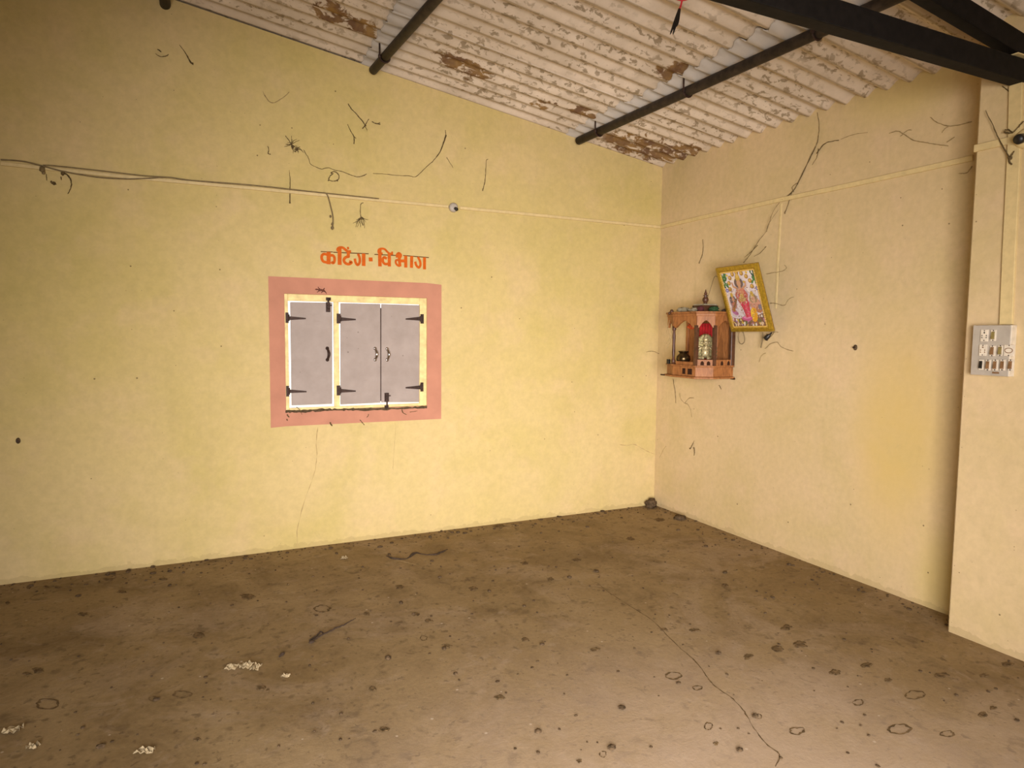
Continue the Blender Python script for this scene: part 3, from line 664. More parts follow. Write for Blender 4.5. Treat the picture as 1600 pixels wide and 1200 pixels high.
# ------------------------------------------------------------------ switchboard on the pillar
y0, y1, z0, z1 = -2.860, -3.036, 1.368, 1.616
sw = empty('switchboard', (-PX, (y0+y1)/2, z0), 'grey switchboard with sockets and switches on the pillar', 'switchboard')
bm = new(); box(bm, (-PX-0.045, y1, z0), (-PX, y0, z1)); bevel_all(bm, 0.004, 2); link('box', bm, M['whiteplastic'], sw)
bm = new(); box(bm, (-PX-0.050, y1+0.002, z0+0.002), (-PX-0.0445, y0-0.002, z1-0.002)); bevel_all(bm, 0.0012, 1); link('face_plate', bm, M['greyboard'], sw)
FX = -PX - 0.050
def SP(cx, cy):   # crop coordinates of the switchboard close-up -> wall plane of the plate
    p = RW(1480 + cx*120/1029, 480 + cy*140/1200, PX+0.05); return p.y, p.z
def plate(cx, cy, w, h, mat, name, d=0.006, kids=None):
    y, z = SP(cx, cy); bm = new(); box(bm, (FX-d, y-w/2, z-h/2), (FX+0.001, y+w/2, z+h/2)); bevel_all(bm, 0.0015, 2)
    o_ = link(name, bm, mat, sw)
    if kids:
        for nm, fn, mt in kids:
            b2 = new(); fn(b2, y, z, FX-d); link(nm, b2, mt, o_)
    return o_
def holes(b2, y, z, x):
    for dy, dz, r in ((0.0, 0.014, 0.0042), (0.010, 0.0, 0.003), (-0.010, 0.0, 0.003), (0.010, -0.010, 0.003), (-0.010, -0.010, 0.003)):
        lathe(b2, (x+0.0005, y+dy, z+dz), [(r, 0), (r*0.9, 0.0012)], 10, (-1, 0, 0))
def rocker(b2, y, z, x):
    prism(b2, [(x, y-0.0065, z-0.019), (x, y-0.0065, z+0.019), (x-0.003, y-0.0065, z+0.017), (x-0.008, y-0.0065, z-0.016)], (0, 0.013, 0))
def screw_top(b2, y, z, x): lathe(b2, (x+0.0005, y, z+0.0235), [(0.0032, 0), (0.0025, 0.0018)], 8, (-1, 0, 0))
def screw_low(b2, y, z, x): lathe(b2, (x+0.0005, y, z-0.0235), [(0.0032, 0), (0.0025, 0.0018)], 8, (-1, 0, 0))
plate(505, 380, 0.034, 0.058, M['whiteplastic'], 'socket', kids=[('socket_holes', holes, M['black']), ('screw', screw_top, M['iron']), ('screw', screw_low, M['iron'])])
plate(625, 378, 0.024, 0.054, M['whiteplastic'], 'switch', kids=[('rocker', rocker, M['oliveplastic']), ('screw', screw_top, M['iron']), ('screw', screw_low, M['iron'])])
plate(485, 575, 0.034, 0.056, M['whiteplastic'], 'socket', kids=[('socket_holes', holes, M['brownplastic']), ('screw', screw_top, M['iron']), ('screw', screw_low, M['iron'])])
plate(612, 585, 0.024, 0.050, M['whiteplastic'], 'switch', kids=[('rocker', rocker, M['brownplastic']), ('screw', screw_top, M['iron']), ('screw', screw_low, M['iron'])])
plate(718, 582, 0.022, 0.050, M['whiteplastic'], 'switch', kids=[('rocker', rocker, M['oliveplastic']), ('screw', screw_top, M['iron']), ('screw', screw_low, M['iron'])])
def ring_(b2, y, z, x):
    P = [(x-0.001, y + 0.017*math.cos(a_), z + 0.0115*math.sin(a_)) for a_ in [2*math.pi*i/20 for i in range(21)]]
    tube(b2, P, 0.0016, 6, False)
plate(835, 580, 0.044, 0.054, M['whiteplastic'], 'cover_plate', kids=[('ring', ring_, M['brownplastic']), ('screw', screw_top, M['iron']), ('screw', screw_low, M['iron'])])
plate(460, 770, 0.020, 0.050, M['whiteplastic'], 'switch', kids=[('rocker', rocker, M['black'])])
for i, cx in enumerate((552, 650, 748, 855)):
    plate(cx, 775, 0.022, 0.052, M['whiteplastic'], 'switch', kids=[('rocker', rocker, M['brownplastic']), ('screw', screw_top, M['iron']), ('screw', screw_low, M['iron'])])
y, z = SP(652, 878); bm = new(); box(bm, (FX-0.003, y-0.015, z-0.004), (FX, y+0.015, z+0.004)); link('label_tab', bm, M['brownplastic'], sw)

# ------------------------------------------------------------------ wooden wall shrine
shr = empty('wall_shrine', (-0.02, -0.70, 1.225), 'orange brown wooden wall shrine with arches hanging near the corner', 'shrine')
FOOT = [(-0.012, -0.966), (-0.225, -0.978), (-0.342, -0.902), (-0.340, -0.622), (-0.285, -0.480), (-0.012, -0.395)]
def foot(s, c=(-0.02, -0.69)):
    out = []
    for i, (x, y) in enumerate(FOOT):
        q = (c[0] + (x-c[0])*s, c[1] + (y-c[1])*s)
        if i in (0, 5): q = (x, q[1])
        out.append(q)
    return out
def slab(name, s, z0, z1, mat, bev=0.004):
    bm = new(); prism(bm, [(x, y, z0) for x, y in foot(s)], (0, 0, z1-z0)); bevel_all(bm, bev, 2); return link(name, bm, mat, shr)
slab('bottom_board', 1.04, 1.222, 1.236, M['wood'])
slab('base', 0.97, 1.236, 1.312, M['wood'])
slab('floor_board', 1.005, 1.312, 1.323, M['wood'])
slab('roof_board', 1.00, 1.700, 1.722, M['wood'])
slab('roof_cornice', 1.03, 1.722, 1.736, M['wood'], 0.005)
# support rod under the board
bm = new(); tube(bm, [(-0.31, -0.45, 1.228), (-0.30, -0.50, 1.228)], 0.006, 8); link('support_peg', bm, M['iron'], shr)
bm = new(); tube(bm, [(-0.02, -0.94, 1.222), (-0.02, -0.985, 1.221)], 0.007, 8); link('support_peg', bm, M['iron'], shr)
FV = [(0.955*(x+0.02)-0.02, 0.955*(y+0.69)-0.69) for x, y in FOOT]
def post(i, mat, turned=False, r=0.013):
    x, y = FV[i]; bm = new()
    if turned:
        lathe(bm, (x, y, 1.323), [(0.017, 0), (0.017, 0.03), (0.010, 0.045), (0.013, 0.09), (0.011, 0.16), (0.013, 0.22), (0.010, 0.262), (0.016, 0.275), (0.016, 0.30)], 12)
    else: box(bm, (x-r, y-r, 1.323), (x+r, y+r, 1.63)); bevel_all(bm, 0.003, 2)
    return link('post', bm, mat, shr, smooth=turned)
post(3, M['darkwood'], True); post(2, M['darkwood']); post(1, M['darkwood'])
# back panel and end stiles
bm = new(); box(bm, (-0.022, -0.945, 1.32), (-0.006, -0.415, 1.70)); link('back_panel', bm, M['wood'], shr)
for yy in (-0.43, -0.60, -0.78):
    bm = new(); box(bm, (-0.032, yy-0.014, 1.32), (-0.021, yy+0.014, 1.70)); bevel_all(bm, 0.002, 1); link('back_stile', bm, M['wood'], shr)
bm = new(); box(bm, (-0.045, -0.966, 1.31), (-0.006, -0.935, 1.70)); bevel_all(bm, 0.003, 1); link('end_stile', bm, M['darkwood'], shr)
# arched valances between posts, low balustrade in front
def facet(i, j, arches):
    a = Vector((*FV[i], 0)); b = Vector((*FV[j], 0)); d = b - a; L = d.length; t_ = d/L; nrm = Vector((-t_.y, t_.x, 0))
    zt, zs, zap = 1.702, 1.612, 1.668
    bm = new(); pts = [(0, zt), (L, zt), (L, zs)]
    w = L/arches
    for k_ in reversed(range(arches)):
        c0 = w*k_; 
        for f in (0.88, 0.86, 0.74, 0.60, 0.5, 0.40, 0.26, 0.14, 0.12):
            u = abs(f-0.5)/0.38; zz = zs + (zap-zs)*(1-min(1, u)**1.6) if u < 1 else zs
            pts.append((c0 + w*f, zz))
        pts.append((c0, zs)) if k_ > 0 else None
    pts.append((0, zs))
    prism(bm, [a + t_*u + Vector((0, 0, z_)) - nrm*0.009 for u, z_ in pts], nrm*0.018)
    link('arched_valance', bm, M['wood'], shr)
    if (i, j) != (3, 4) and (i, j) != (2, 3):
        bm = new(); base = a + Vector((0, 0, 1.323)); 
        prism(bm, [base - nrm*0.008, base + t_*L - nrm*0.008, base + t_*L - nrm*0.008 + Vector((0, 0, 0.045)), base - nrm*0.008 + Vector((0, 0, 0.045))], nrm*0.016)
        rail_ = link('balustrade', bm, M['wood'], shr)
        for f in ((0.3, 0.65) if L < 0.17 else (0.28, 0.62)):
            p = base + t_*(L*f) + Vector((0, 0, 0.018)); side = nrm if (nrm.x < 0 or nrm.y < -0.5) else -nrm
            bm = new(); prism(bm, [p + t_*dx + Vector((0, 0, dz)) + side*0.0075 for dx, dz in ((-0.013, -0.015), (0.013, -0.015), (0.013, 0.003), (0.008, 0.013), (0, 0.018), (-0.008, 0.013), (-0.013, 0.003))], side*0.002)
            link('arched_cutout', bm, M['recess'], rail_)
facet(0, 1, 1); facet(1, 2, 1); facet(2, 3, 1); facet(3, 4, 1)
bm = new(); x, y = FV[2]; box(bm, (x+0.006, -0.86, 1.323), (x+0.018, -0.65, 1.348)); link('balustrade', bm, M['wood'], shr)
# dark drawer marks on the base front
for yy, ww in ((-0.835, 0.045), (-0.765, 0.03)):
    bm = new(); box(bm, (-0.336, yy-ww/2, 1.252), (-0.329, yy+ww/2, 1.296)); link('base_inlay', bm, M['recess'], shr)
# corner scroll at the roof's far front
bm = new(); ball(bm, (-0.335, -0.60, 1.742), 0.016, 2); ball(bm, (-0.345, -0.585, 1.727), 0.012, 2); link('roof_scroll', bm, M['darkwood'], shr, smooth=True)
# roof pedestal and finial
pc = Vector((-0.17, -0.80, 1.736))
bm = new(); box(bm, pc + Vector((-0.07, -0.07, 0)), pc + Vector((0.07, 0.07, 0.050))); bevel_all(bm, 0.004, 2); link('roof_pedestal', bm, M['darkwood'], shr)
bm = new(); box(bm, pc + Vector((-0.062, -0.062, 0.050)), pc + Vector((0.062, 0.062, 0.060))); link('pedestal_cap', bm, M['greycloth'], shr)
bm = new(); lathe(bm, pc + Vector((0, 0, 0.060)), [(0.016, 0), (0.012, 0.010), (0.018, 0.018), (0.024, 0.032), (0.022, 0.046), (0.010, 0.060), (0.020, 0.066), (0.010, 0.074), (0.013, 0.084), (0.006, 0.098), (0.002, 0.116)], 16)
link('finial', bm, M['darkwood'], shr, smooth=True)
# red backing cloth behind the idol
bm = new(); n_ = 10
prism(bm, [(-0.040 - 0.006*(i % 2), -0.59 - 0.16*i/n_, 1.33) for i in range(n_+1)] + [(-0.030, -0.59 - 0.16*i/n_, 1.33) for i in reversed(range(n_+1))], (0, 0, 0.32))
link('red_backcloth', bm, M['red'], origin=(-0.035, -0.66, 1.33), label='red cloth hung behind the idol inside the shrine', cat='cloth')
# idol: seated crowned figure
ic = Vector((-0.165, -0.812, 1.323))
idol = empty('deity_idol', ic, 'silver and gold seated deity idol in the middle arch of the shrine', 'idol')
fx = Vector((-0.64, -0.77, 0)).normalized(); sx = Vector((-fx.y, fx.x, 0))
def IP(u, v_, w): return ic + sx*(u*1.08) + fx*v_ + Vector((0, 0, w*1.16))
bm = new(); lathe(bm, ic, [(0.058, 0), (0.060, 0.012), (0.050, 0.022), (0.056, 0.034)], 20); link('pedestal', bm, M['brass'], idol, smooth=True)
bm = new()
ball(bm, IP(0, 0, 0.082), 0.036, 2, (1.0, 0.9, 1.15)); ball(bm, IP(0, 0.005, 0.112), 0.030, 2, (1.15, 0.85, 0.8)); ball(bm, IP(0, 0.012, 0.148), 0.022, 2, (1, 1, 1.1))
for s_ in (-1, 1):
    tube(bm, smoothpath([IP(s_*0.012, 0.0, 0.050), IP(s_*0.052, 0.018, 0.048), IP(s_*0.010, 0.042, 0.046)], 5), [0.016 - 0.0006*i for i in range(11)], 8)
    tube(bm, smoothpath([IP(s_*0.028, 0, 0.118), IP(s_*0.052, 0.010, 0.096), IP(s_*0.044, 0.034, 0.076)], 5), [0.010 - 0.0004*i for i in range(11)], 8)
    tube(bm, smoothpath([IP(s_*0.026, -0.004, 0.120), IP(s_*0.056, -0.004, 0.128), IP(s_*0.058, 0.004, 0.160)], 5), [0.009 - 0.0004*i for i in range(11)], 8)
    ball(bm, IP(s_*0.026, 0.006, 0.150), 0.012, 1, (0.7, 0.5, 1.2)); ball(bm, IP(s_*0.058, 0.004, 0.166), 0.008, 1)
tube(bm, smoothpath([IP(0, 0.034, 0.146), IP(0.002, 0.044, 0.122), IP(-0.008, 0.044, 0.102)], 5), [0.008 - 0.0003*i for i in range(11)], 8)
link('figure', bm, M['idol'], idol, smooth=True)
bm = new(); lathe(bm, IP(0, 0.006, 0.164), [(0.020, 0), (0.022, 0.008), (0.015, 0.022), (0.010, 0.034), (0.003, 0.048)], 14); link('crown', bm, M['idol'], idol, smooth=True)
bm = new(); P = [IP(0.078*math.cos(R(a_)), -0.022, 0.085 + 0.120*math.sin(R(a_))) for a_ in range(-20, 201, 11)]
prism(bm, P, fx*0.004)
for p_ in P: ball(bm, p_ + fx*0.004, 0.008, 1)
link('halo_plate', bm, M['halo'], idol)
for k_ in range(-3, 4):
    bm = new(); ball(bm, IP(k_*0.016, 0.060 + 0.004*(k_ % 2), 0.030), 0.010, 1, (1, 1, 0.8)); link('pedestal_bead', bm, M['idol'], idol, smooth=True)
# brass pot in the left bay
pc2 = (-0.262, -0.668, 1.323); pot = empty('brass_pot', pc2, 'dark tarnished brass water pot standing in the left bay of the shrine', 'pot')
bm = new(); lathe(bm, pc2, [(0.030, 0), (0.046, 0.015), (0.056, 0.040), (0.052, 0.065), (0.034, 0.082), (0.031, 0.092)], 24); link('body', bm, M['brass'], pot, smooth=True)
bm = new(); lathe(bm, pc2, [(0.031, 0.090), (0.040, 0.100), (0.042, 0.105), (0.030, 0.105), (0.027, 0.096)], 24); link('rim', bm, M['brass'], pot, smooth=True)
# orange flower hanging in the left bay
c = Vector((-0.20, -0.68, 1.622)); root = empty('marigold', c, 'orange marigold hanging under the shrine roof, left bay', 'flower')
bm = new(); ball(bm, c, 0.026, 3, (1.1, 1.1, 0.75), 0.5, 3); link('petals', bm, M['orangeflower'], root)
bm = new(); tube(bm, [c + Vector((0, 0, 0.01)), c + Vector((0, 0, 0.080))], 0.003, 6); link('stem', bm, M['green'], root)
# things on the shrine roof
def lump(name, c, r, sc, mat, label, cat, jit=0.5, seed=1, sub=3):
    bm = new(); ball(bm, c, r, sub, sc, jit, seed); zmin = c[2]
    return link(name, bm, mat, origin=c, smooth=True, label=label, cat=cat)
lump('cloth_bundle', (-0.26, -0.655, 1.753), 0.05, (0.9, 1.0, 0.42), M['greycloth'], 'pale grey folded cloth at the left of the shrine roof', 'cloth', 0.5, 2)
lump('cloth_bundle', (-0.265, -0.775, 1.750), 0.045, (0.8, 1.0, 0.38), M['greycloth'], 'second dusty cloth wad on the shrine roof beside the pedestal', 'cloth', 0.6, 5)
lump('cloth_bundle', (-0.262, -0.855, 1.757), 0.032, (0.7, 0.8, 0.8), M['maroon'], 'maroon cloth wad in front of the pedestal on the shrine roof', 'cloth', 0.5, 8)
lump('green_garland', (-0.185, -0.915, 1.755), 0.036, (1.0, 0.9, 0.62), M['green'], 'dark green withered garland at the right of the shrine roof', 'garland', 0.7, 9)
lump('green_garland', (-0.09, -0.935, 1.746), 0.026, (1.1, 0.8, 0.5), M['twig'], 'small dark dried leaf bunch at the right end of the shrine roof', 'garland', 0.6, 4)
bm = new(); tube(bm, smoothpath([(-0.285, -0.80, 1.752), (-0.275, -0.79, 1.775), (-0.26, -0.765, 1.775), (-0.265, -0.75, 1.752)], 5), 0.003, 6)
link('wire_loop', bm, M['iron'], origin=(-0.275, -0.78, 1.752), label='small dark wire loop on the shrine roof', cat='wire')
c = RW(1044.5, 565, 0.315); bm = new(); box(bm, c - Vector((0.008, 0.016, 0.02)), c + Vector((0.008, 0.016, 0.02))); bevel_all(bm, 0.004, 2)
link('incense_clip', bm, M['black'], origin=c, label='small black clip on the far left edge of the shrine', cat='clip')

# ------------------------------------------------------------------ tilted framed picture
TLc, TRc = RW(1120, 419, 0.25), RW(1186, 411, 0.25)
BLc, BRc = RW(1142, 518, 0.075), RW(1206, 517.5, 0.075)
TRc.z = (TLc.z + TRc.z)/2 + 0.004; 
ux = ((TRc - TLc) + (BRc - BLc)).normalized(); WID = ((TRc - TLc).length + (BRc - BLc).length)/2
cen = (TLc + TRc + BLc + BRc)/4; up_ = ((TLc + TRc) - (BLc + BRc)); up_ = (up_ - ux*up_.dot(ux)).normalized(); HEI = (((TLc+TRc)/2 - (BLc+BRc)/2)).length
nf = up_.cross(ux).normalized()
if nf.x > 0: nf = -nf
def FP(u, v_, w=0.0): return cen + ux*(u*WID) + up_*(v_*HEI) + nf*w       # u, v in -0.5 .. 0.5
fr = empty('picture_frame', FP(0, -0.5), 'gold framed colourful devotional picture leaning out from the right wall', 'picture')
def bar(u0, v0, u1, v1, inner):
    pass
bw, bh = 0.040/WID, 0.040/HEI
o4 = [(-0.5, -0.5), (0.5, -0.5), (0.5, 0.5), (-0.5, 0.5)]; i4 = [(-0.5+bw, -0.5+bh), (0.5-bw, -0.5+bh), (0.5-bw, 0.5-bh), (-0.5+bw, 0.5-bh)]
m4 = [(-0.5+bw*0.62, -0.5+bh*0.62), (0.5-bw*0.62, -0.5+bh*0.62), (0.5-bw*0.62, 0.5-bh*0.62), (-0.5+bw*0.62, 0.5-bh*0.62)]
for k_ in range(4):
    k2 = (k_+1) % 4; bm = new()
    prof = [(o4, -0.012), (o4, 0.006), (m4, 0.014), (m4, 0.010), (i4, 0.004), (i4, -0.012)]
    A_ = [bm.verts.new(FP(*q[k_], w)) for q, w in prof]; B_ = [bm.verts.new(FP(*q[k2], w)) for q, w in prof]
    for j in range(6): bm.faces.new((A_[j], A_[(j+1) % 6], B_[(j+1) % 6], B_[j]))
    bm.faces.new(A_[::-1]); bm.faces.new(B_)
    fb = link('frame_bar', bm, M['gold'], fr)
    bm = new(); e0 = FP(*i4[k_], 0.006); e1 = FP(*i4[k2], 0.006); nb = 26
    for i in range(nb):
        p = e0.lerp(e1, (i+0.5)/nb); q = (e1-e0).normalized()*((e1-e0).length/nb*0.42); s_ = nf.cross(q).normalized()*0.005
        prism(bm, [p-q-s_, p+q-s_, p+q+s_, p-q+s_], nf*0.004)
    link('beading', bm, M['goldedge'], fb)
bm = new(); prism(bm, [FP(*q, -0.014) for q in o4], nf*0.003); link('backing_board', bm, M['darkwood'], fr)
# the print: flat coloured shapes
bm = new(); lay = bm.loops.layers.float_color.new('Col'); depth = [0.0]
PW_, PH_ = 1 - 2*bw, 1 - 2*bh
def Q(a, b, w): return FP((a-0.5)*PW_, (0.5-b)*PH_, w)      # a right, b down, 0..1
def shape(pts, col):
    depth[0] += 0.00003
    f = bm.faces.new([bm.verts.new(Q(a, b, -0.002 + depth[0])) for a, b in pts])
    if f.normal.dot(nf) < 0: f.normal_flip()
    for l_ in f.loops: l_[lay] = (*col, 1)
def ell(a, b, ra, rb, col, n=16, rot=0):
    cr, sr = math.cos(rot), math.sin(rot)
    shape([(a + ra*math.cos(t_)*cr - rb*math.sin(t_)*sr, b + (ra*math.cos(t_)*sr + rb*math.sin(t_)*cr)) for t_ in [2*math.pi*i/n for i in range(n)]], col)
shape([(0, 0), (1, 0), (1, 1), (0, 1)], (0.66, 0.58, 0.58))
rp_ = random.Random(3)
for i in range(30): ell(rp_.random()*0.8+0.1, rp_.random()*0.6, 0.06, 0.04, rp_.choice([(0.72, 0.64, 0.62), (0.60, 0.53, 0.58), (0.70, 0.60, 0.50)]), 10)
for i in range(14):
    ell(rp_.uniform(0.0, 0.11), rp_.uniform(0.02, 0.26), 0.05, 0.022, rp_.choice([(0.03, 0.13, 0.04), (0.06, 0.19, 0.05), (0.02, 0.08, 0.05)]), 8, rp_.uniform(0, 3))
    ell(rp_.uniform(0.86, 1.0), rp_.uniform(0.02, 0.22), 0.05, 0.022, rp_.choice([(0.03, 0.13, 0.04), (0.06, 0.19, 0.05), (0.02, 0.08, 0.05)]), 8, rp_.uniform(0, 3))
for a_, b_2 in ((0.33, 0.05), (0.46, 0.03), (0.60, 0.05), (0.23, 0.11), (0.72, 0.11), (0.17, 0.20), (0.80, 0.19), (0.16, 0.31), (0.82, 0.29)):
    ell(a_, b_2, 0.052, 0.040, (0.25, 0.12, 0.02)); ell(a_-0.004, b_2-0.003, 0.042, 0.032, (0.47, 0.27, 0.05)); ell(a_-0.01, b_2-0.006, 0.022, 0.016, (0.60, 0.40, 0.12))
for a_, b_2 in ((0.06, 0.33), (0.95, 0.33)):
    ell(a_, b_2, 0.045, 0.035, (0.16, 0.15, 0.42)); ell(a_, b_2, 0.018, 0.014, (0.6, 0.55, 0.65))
for a_, b_2 in ((0.16, 0.06), (0.75, 0.045), (0.62, 0.20)): ell(a_, b_2, 0.03, 0.022, (0.62, 0.42, 0.04), 8)
# ground of fruit and flowers
shape([(0, 0.80), (0.3, 0.83), (0.7, 0.82), (1, 0.76), (1, 1), (0, 1)], (0.20, 0.11, 0.07))
for i in range(90):
    ell(rp_.uniform(0.02, 0.98), rp_.uniform(0.80, 0.985), rp_.uniform(0.015, 0.05), rp_.uniform(0.010, 0.028),
        rp_.choice([(0.45, 0.20, 0.30), (0.60, 0.45, 0.30), (0.25, 0.10, 0.05), (0.12, 0.14, 0.05), (0.55, 0.40, 0.06), (0.30, 0.17, 0.38), (0.62, 0.56, 0.48), (0.16, 0.08, 0.06)]), 8, rp_.uniform(0, 3))
# seated figures left and right
skin = (0.50, 0.27, 0.16)
ell(0.17, 0.55, 0.10, 0.12, (0.30, 0.20, 0.22)); ell(0.20, 0.76, 0.22, 0.09, (0.58, 0.52, 0.55)); ell(0.15, 0.73, 0.10, 0.05, (0.40, 0.15, 0.30), 12, 0.4)
ell(0.17, 0.50, 0.095, 0.075, (0.10, 0.08, 0.10)); ell(0.17, 0.42, 0.04, 0.05, (0.50, 0.33, 0.06)); ell(0.18, 0.49, 0.045, 0.045, skin); ell(0.18, 0.60, 0.06, 0.065, (0.42, 0.17, 0.11))
shape([(0.28, 0.48), (0.32, 0.49), (0.12, 0.72), (0.08, 0.70)], (0.20, 0.11, 0.05)); ell(0.13, 0.68, 0.05, 0.045, (0.32, 0.14, 0.05))
ell(0.80, 0.60, 0.16, 0.12, (0.52, 0.26, 0.19)); ell(0.78, 0.50, 0.11, 0.085, (0.28, 0.21, 0.12)); ell(0.77, 0.43, 0.05, 0.06, (0.50, 0.34, 0.07)); ell(0.77, 0.51, 0.06, 0.05, (0.55, 0.32, 0.21)); ell(0.80, 0.54, 0.025, 0.07, (0.55, 0.32, 0.21), 12, 0.3)
ell(0.70, 0.79, 0.10, 0.135, (0.62, 0.30, 0.02), 14, 0.35); ell(0.66, 0.77, 0.05, 0.10, (0.72, 0.46, 0.05), 12, 0.3); ell(0.88, 0.70, 0.09, 0.06, (0.38, 0.16, 0.08)); ell(0.93, 0.66, 0.06, 0.05, (0.18, 0.15, 0.20))
# central standing figure on a pink lotus
ell(0.47, 0.85, 0.16, 0.045, (0.45, 0.09, 0.22)); ell(0.47, 0.83, 0.11, 0.028, (0.62, 0.20, 0.36))
for s_ in (-1, 1):
    shape([(0.47+s_*0.09, 0.32), (0.47+s_*0.20, 0.28), (0.47+s_*0.22, 0.19), (0.47+s_*0.18, 0.19), (0.47+s_*0.16, 0.26), (0.47+s_*0.08, 0.28)], skin)
    shape([(0.47+s_*0.10, 0.31), (0.47+s_*0.19, 0.42), (0.47+s_*0.16, 0.50), (0.47+s_*0.12, 0.48), (0.47+s_*0.13, 0.42), (0.47+s_*0.06, 0.34)], (0.42, 0.13, 0.10))
shape([(0.36, 0.30), (0.58, 0.30), (0.60, 0.46), (0.64, 0.58), (0.60, 0.82), (0.46, 0.83), (0.42, 0.68), (0.33, 0.52), (0.38, 0.42)], (0.48, 0.035, 0.075))
shape([(0.36, 0.30), (0.58, 0.30), (0.57, 0.40), (0.47, 0.43), (0.38, 0.40)], (0.50, 0.20, 0.13))
shape([(0.48, 0.45), (0.53, 0.45), (0.58, 0.82), (0.52, 0.83)], (0.60, 0.07, 0.14))
ell(0.47, 0.50, 0.12, 0.05, (0.40, 0.24, 0.09)); ell(0.47, 0.44, 0.06, 0.04, (0.52, 0.34, 0.10))
ell(0.47, 0.21, 0.13, 0.095, (0.13, 0.09, 0.09)); ell(0.47, 0.12, 0.065, 0.07, (0.50, 0.32, 0.06)); ell(0.47, 0.075, 0.03, 0.04, (0.62, 0.42, 0.12)); ell(0.47, 0.215, 0.062, 0.060, skin); ell(0.47, 0.285, 0.04, 0.03, skin)
for i in range(40): ell(0.47 + rp_.uniform(-0.11, 0.11), rp_.uniform(0.31, 0.58), 0.012, 0.008, rp_.choice([(0.55, 0.36, 0.10), (0.62, 0.50, 0.30), (0.25, 0.08, 0.05)]), 6)
for i in range(260):
    a_, b_2 = rp_.uniform(0.08, 0.94), rp_.uniform(0.30, 0.84)
    ell(a_, b_2, rp_.uniform(0.006, 0.016), rp_.uniform(0.004, 0.011), rp_.choice([(0.42, 0.26, 0.08), (0.26, 0.10, 0.06), (0.58, 0.44, 0.32), (0.36, 0.20, 0.14), (0.20, 0.10, 0.10), (0.60, 0.54, 0.50)]), 5, rp_.uniform(0, 3))
link('picture_print', bm, M['print'], fr, label='devotional print of three crowned figures with gold coins and fruit')
# hanging cord up the wall, loops and wires below the frame
wire('cord', [FP(-0.5, 0.30, -0.014), RW(1117, 432, 0.20), RW(1109, 455, 0.12), RW(1101, 478, 0.08)], 0.0022, M['rope'], 'thin cord slanting from the frame\'s upper left side to the shrine roof', 'cord')
wire('wire_loop', [RW(*q, 0.07) for q in ((1155, 518), (1153.5, 527), (1155, 535), (1159, 537.5), (1163, 534), (1163, 526), (1160.5, 518))], 0.0030, M['rope'], 'bent wire loop hanging under the picture frame', 'wire')
wire('dangling_wire', [RW(*q, 0.05) for q in ((1192, 519), (1191.5, 530), (1189, 543))], 0.0045, M['rope'], 'short frayed wire under the frame\'s right corner', 'wire')
root = empty('lamp_holder', RW(1198, 526, 0.07), 'black bulb holder dangling on a wire at the frame\'s lower right corner', 'lamp holder')
P = smoothpath([RW(*q, 0.05) for q in ((1203.5, 488), (1206, 500), (1205.5, 509), (1207, 511), (1210, 514), (1209, 520), (1204, 526))], 5)
bm = new(); tube(bm, P, 0.0032, 6); link('flex', bm, M['cable'], root)
a_, b_2 = RW(1206, 520, 0.055), RW(1195.5, 530, 0.07); d_ = b_2 - a_; L = d_.length
bm = new(); lathe(bm, a_, [(0.004, 0), (0.007, L*0.30), (0.015, L*0.45), (0.017, L*0.7), (0.019, L*0.95), (0.014, L)], 14, d_); link('socket', bm, M['black'], root, smooth=True)

# ------------------------------------------------------------------ cobwebs and dusty threads, each one its own thing
def web(pts, wallfn, label, r=(0.0018, 0.0018), off=0.006, mat='web', branches=(), knots=(), jit=0.0012):
    bm = new()
    def strand(pp_, r0, r1):
        P = smoothpath([wallfn(x, y, off) for x, y in pp_], 5, jit); k_ = len(P)
        tube(bm, P, [max(0.0007, (r0 + (r1-r0)*i/(k_-1)) * random.uniform(0.7, 1.3)) for i in range(k_)], 4)
    strand(pts, *r)
    for b_ in branches: strand(b_[0], *b_[1])
    for (x, y), rad in knots: ball(bm, wallfn(x, y, off), rad, 1, (1, 1, 1.2), 0.5, x)
    return link('cobweb', bm, M[mat], origin=wallfn(*pts[0], off), label=label, cat='cobweb')
def fan(c, n, rad, a0, a1, rnd):
    out = []
    for i in range(n):
        a_ = R(rnd.uniform(a0, a1)); l_ = rad*rnd.uniform(0.4, 1)
        out.append(([c, (c[0] + l_*0.5*math.cos(a_) + rnd.uniform(-2, 2), c[1] + l_*0.5*math.sin(a_) + rnd.uniform(-2, 2)), (c[0] + l_*math.cos(a_), c[1] + l_*math.sin(a_))], (0.0022, 0.001)))
    return out
rw_ = random.Random(21)
web([(243, 84), (250, 88), (258, 88), (263, 85)], LW, 'small curved cobweb smear at the top left below the roof pipe end', (0.002, 0.0025), branches=[([(246, 77), (252, 81)], (0.003, 0.004))])
web([(280, 70), (290, 83), (297, 96), (302, 100)], LW, 'cobweb thread with thick dark tip, top left near the roof edge', (0.0012, 0.0065))
web([(411, 143), (415, 152), (426, 161), (440, 154), (452, 144)], LW, 'V shaped dusty cobweb below the roof, left of the pipe end', (0.0015, 0.0022), mat='webpale', branches=[([(413, 148), (420, 158), (427, 161)], (0.002, 0.003))])
web([(544, 162), (549, 170), (556, 177), (566, 189), (571, 196)], LW, 'thick dark cobweb strand slanting down under the left roof pipe', (0.003, 0.004), branches=[([(572, 196), (566, 201)], (0.004, 0.003)), ([(569, 198), (576, 186)], (0.003, 0.002)), ([(571, 198), (574, 205)], (0.003, 0.001))])
web([(581, 190), (587, 193), (594, 194)], LW, 'short dark cobweb dash right of the thick slanting strand', (0.0035, 0.005), branches=[([(588, 194), (594, 191)], (0.002, 0.002))])
